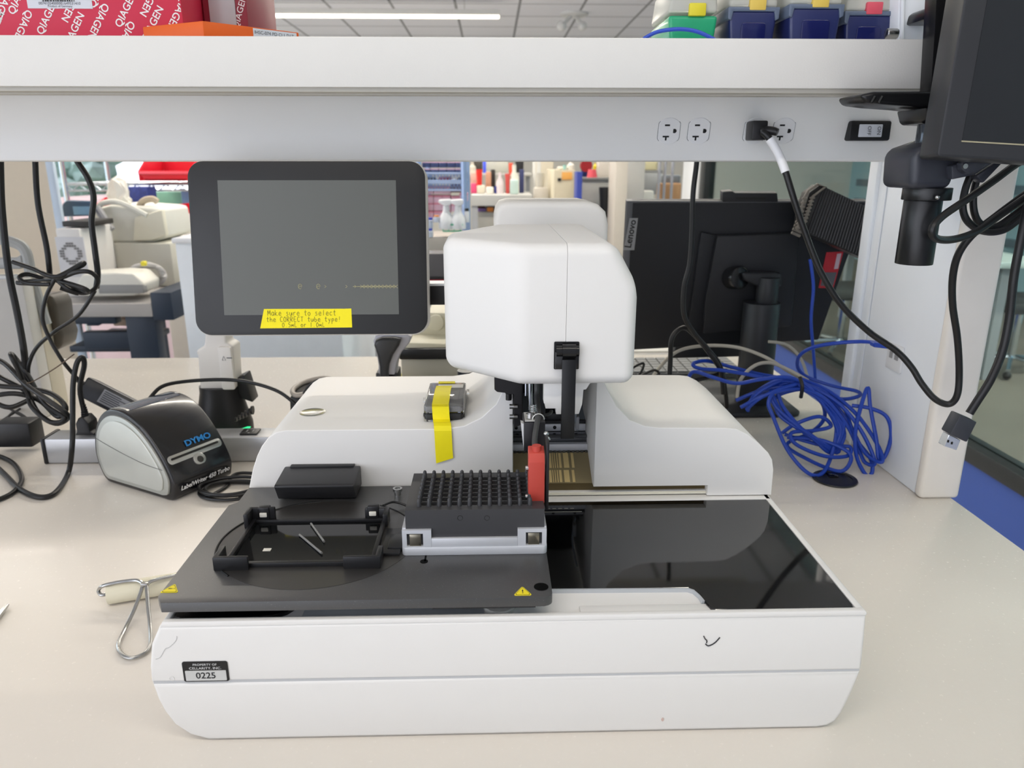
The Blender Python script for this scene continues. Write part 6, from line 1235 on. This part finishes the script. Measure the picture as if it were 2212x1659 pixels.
# posts and cabinets right of the clutter
far('white_pipe', 1151, 1157, 330, 408, (210, 208, 202), 'thin white vertical service pipe, left of two', 'pipe', fb+.6, base=FZ); far('white_pipe', 1160, 1168, 330, 400, (204, 202, 196), 'wider white vertical service pipe, right of two', 'pipe', fb+.9, base=FZ)
far('grey_canister', 1158, 1178, 374, 404, (196, 192, 182), 'grey round canister standing on the white counter', 'canister', fb+.11, 'cup', U(1170, 405, y=fb+.1).z+.001)
far('white_counter', 1154, 1184, 405, 470, (200, 194, 184), 'white low counter block right of the far bench', 'counter', fb+.1, base=FZ)
far('tan_cupboard', 1155, 1196, 345, 372, (200, 190, 170), 'tall tan cupboard right of the service pipes', 'cupboard', fb+1.2, base=FZ)
bx(1186, 1195, 368, 870, fb+.5, .05, 'lit_glass_panel', M('panel_sky', (190, 215, 240), .2), None, 'narrow pale blue panel beside the beige cabinet', 'panel')
t = thing('beige_cabinet', U(1220, 470, y=4.8), 'beige cabinet with orange notice on its door', 'cabinet')
bx(1196, 1240, 367, 520, 4.8, .6, 'cabinet_body', M('cabinet_beige', (212, 202, 176), .5), t); bx(1214, 1236, 372, 388, 4.79, .01, 'notice', M('notice_orange', (240, 176, 90), .5), t, label='orange notice', bev=.001); bx(1205, 1212, 385, 391, 4.785, .015, 'lock', blk, t, bev=.001)
far('small_white_pack', 1205, 1226, 360, 367, (226, 220, 206), 'white pack lying on top of the beige cabinet', 'pack', 4.9); far('teal_cup', 1216, 1224, 356, 367, (150, 196, 190), 'tiny teal cup on top of the beige cabinet', 'cup', 4.85, 'cup'); far('white_jug', 1226, 1242, 348, 367, (222, 220, 212), 'white jug on top of the beige cabinet', 'jug', 4.9, 'bottle')
bx(1241, 1252, 371, 860, 4.4, .15, 'blue_bin_board', M('board_blue', (44, 62, 150), .5), None, 'upright royal blue board right of the beige cabinet', 'board')
t = thing('grey_cabinet', U(1288, 470, y=4.6), 'grey cabinet with dark top holding the pink cone', 'cabinet')
bx(1255, 1325, 388, 520, 4.6, .7, 'cabinet_body', M('cabinet_grey', (176, 174, 168), .5), t); bx(1253, 1327, 384, 389, 4.58, .74, 'cabinet_top', M('cab_top_grey', (120, 120, 118), .4), t)
far('pink_cone', 1269, 1292, 366, 385, (226, 84, 96), 'pink truncated cone standing on the grey cabinet', 'cone', 4.65, 'cone'); far('yellow_bottle', 1282, 1290, 352, 366, (240, 216, 40), 'small yellow bottle behind the pink cone', 'bottle', 4.9, 'bottle')
b = MB(); c_ = U(1266, 358, y=4.85); b.cyl((c_.x, 4.83, c_.z), (c_.x, 4.87, c_.z), .038, seg=28); t = b.build('round_sign', M('sign_dark_red', (150, 26, 34), .4), None, 'dark round red sign left of the yellow bottle', 'sign')
far('navy_drum', 1256, 1276, 364, 385, (30, 44, 110), 'navy blue drum beneath the round red sign', 'drum', 4.95, 'cup'); far('white_appliance', 1293, 1326, 345, 384, (214, 208, 196), 'cream appliance at the right end of the grey cabinet', 'appliance', 4.8)
far('waste_bin', 1296, 1326, 405, 470, (26, 26, 28), 'black waste bin before the grey cabinet', 'bin', 4.45, 'cup')
bx(1325, 1350, 340, 700, 4.2, .25, 'column_cream', M('column_cream', (196, 188, 176), .6), None, 'cream structural column left of the dark monitor', 'column'); bx(1350, 1386, 340, 700, 4.6, .3, 'grey_partition', M('partition_grey', (186, 184, 180), .6), None, 'grey partition wall right of the cream column', 'partition')
t = thing('metal_shelving', U(1430, 520, y=5.0), 'grey metal shelving with cartons between partition and white post', 'shelving')
bx(1382, 1432, 368, 374, 4.9, .5, 'shelf_board', M('shelf_grey', (150, 150, 148), .4), t, bev=.002); bx(1388, 1430, 374, 420, 5.42, .02, 'back_panel', M('panel_grey2', (166, 168, 170), .5), t, bev=.002)
for px in (1420, 1432, 1448): bx(px, px+4, 345, 520, 4.88, .03, 'upright', M('upright_grey', (160, 162, 172), .4), t, bev=.002)
far('brown_carton', 1428, 1470, 396, 440, (190, 146, 104), 'open brown carton on the metal shelving', 'carton', 5.0); far('cream_packs', 1383, 1420, 348, 368, (214, 206, 166), 'cream packs stacked on top metal shelf', 'pack', 4.95); far('white_bag', 1382, 1412, 412, 434, (226, 224, 216), 'crumpled white bag on the lower metal shelf', 'bag', 4.8); far('grey_tote', 1436, 1470, 378, 396, (120, 126, 134), 'grey tote on the shelf above the brown carton', 'tote', 5.1)
# ---- right glazed wall
yw0 = U(1528, 420, x=1.7).y
t_ = M('frame_black', (24, 28, 28), .4)
struct(MB().box(1.66, 1.78, yw0+.2, yw0+.65, FZ, CZ, .004), 'wall_right', M('post_white', (224, 226, 228), .5))
struct(MB().box(1.70, 1.76, -2.0, yw0+.2, FZ, -.53), 'wall_right.001', M('knee_wall_blue', (58, 84, 156), .6, var=.03))
b = MB(); b.box(1.685, 1.775, -2.0, yw0+.2, -.545, -.485, .004); b.box(1.685, 1.775, yw0+.06, yw0+.2, -.485, CZ, .004); struct(b, 'trim_2', t_)
struct(MB().box(1.73, 1.742, -2.0, yw0+.08, -.485, CZ), 'window_2', M('pane_teal', (224, 240, 238), .02, trans=1, ior=1.12, var=0, rvar=0))
for i, y in enumerate((2.05,)): struct(MB().box(1.728, 1.745, y-.004, y+.004, -.485, CZ), 'trim_%d' % (3+i), M('pane_joint', (170, 190, 186), .2))
struct(MB().box(5.6, 5.7, -2.2, 12, FZ, CZ), 'wall_right.002', M('office_wall_teal', (158, 192, 200), .6, var=.08, scale=1.5))
for k, (z0, z1, col) in enumerate(((.55, 1.05, (170, 212, 236)), (.16, .26, (96, 116, 128)), (-.12, -.02, (96, 116, 128)), (-.38, -.30, (96, 116, 128)))):
    struct(MB().box(5.55, 5.6, -2.2, 11.5, z0, z1), 'trim_%d' % (5+k), M('band_%d' % k, col, .5, var=.1, scale=1))
t = thing('office_table', (3.4, 5.0, FZ), 'long pale table with coloured supplies beyond the glazed wall', 'table')
MB().box(3.0, 3.6, 4.6, 9.0, -.16, -.12, .005).build('table_top', M('table_pale', (196, 208, 204), .4), t)
for y in (4.7, 6.8, 8.8): MB().box(3.3, 3.36, y, y+.06, FZ, -.16).build('leg', leg, t)
cols = ((176, 70, 66), (120, 96, 84), (96, 110, 100), (196, 180, 150), (180, 66, 72), (60, 140, 90), (110, 84, 70))
for k in range(16):
    y = 4.65+k*.27; m = M('folder_%d' % (k % 7), cols[k % 7], .5)
    MB().box(3.05, 3.12, y, y+.25, -.12, -.12+.06+.03*((k*5) % 3), .004).build('binder', m, None, 'low %s binder on the table beyond the glass, number %s counted from near end' % (('red', 'brown', 'grey green', 'cream', 'crimson', 'green', 'dark brown')[k % 7], ('one', 'two', 'three', 'four', 'five', 'six', 'seven', 'eight', 'nine', 'ten', 'eleven', 'twelve', 'thirteen', 'fourteen', 'fifteen', 'sixteen')[k]), 'binder', 'binders beyond the glazed wall')
def chair(x, y, label):
    t = thing('office_chair', (x, y, FZ), label, 'chair'); b = MB()
    for k in range(5):
        a = k*2*math.pi/5+.3; MB().tube([(x, y, FZ+.10), (x+.30*math.cos(a), y+.30*math.sin(a), FZ+.06)], .016, 8, 0).build('star_leg', M('chrome_bright', (220, 228, 236), .12, metal=1), t); MB().ball((x+.30*math.cos(a), y+.30*math.sin(a), FZ+.03), .028).build('castor', blk, t)
    MB().cyl((x, y, FZ+.08), (x, y, FZ+.44), .025).build('stem', M('chrome_bright'), t)
    MB().box(x-.24, x+.24, y-.24, y+.24, FZ+.44, FZ+.52, .03, 3).build('seat', M('seat_dark', (60, 64, 66), .7), t)
    MB().box(x+.20, x+.26, y-.22, y+.22, FZ+.58, FZ+1.0, .025, 3).build('backrest', M('seat_dark'), t)
q = U(2185, 770, z=FZ+.1); chair(q.x, q.y, 'office chair with shiny star base beyond the glass at far right'); q = U(1825, 650, z=FZ+.4); chair(q.x, q.y, 'office chair beyond the glass, seen between dark monitor and upright')
# ---- outdoors
def tree(x, y, r, label, grp):
    b = MB(); c_ = Vector((x, y, .35))
    for j in range(26): b.ball(c_+Vector((rd.uniform(-1, 1)*r*.6, rd.uniform(-1, 1)*r*.6, rd.uniform(-1, 1)*.7)), r*.32, 1, 1, .8, 1)
    b.cyl((x, y, FZ-.3), (x, y, .2), .09, seg=8); b.build('tree', leaf, None, label, 'tree', grp)
for k in range(4): tree(-11.5, 3+k*3.2, 1.1, 'leafy green tree outside beyond the left window', 'trees outside the left window')
for k in range(5): tree(-13.5+k*2.3, 17+(k % 2)*1.2, .95, 'leafy green tree outside beyond the back window', 'trees outside the back window')
MB().box(-40, -7.3, -10, 12.2, FZ-.4, FZ-.3).build('floor.002', M('lawn_green', (150, 160, 140), .9, var=.3), kind='structure')
MB().box(-40, 10, 12.2, 40, FZ-.4, FZ-.3).build('floor.003', M('lawn_green'), kind='structure')
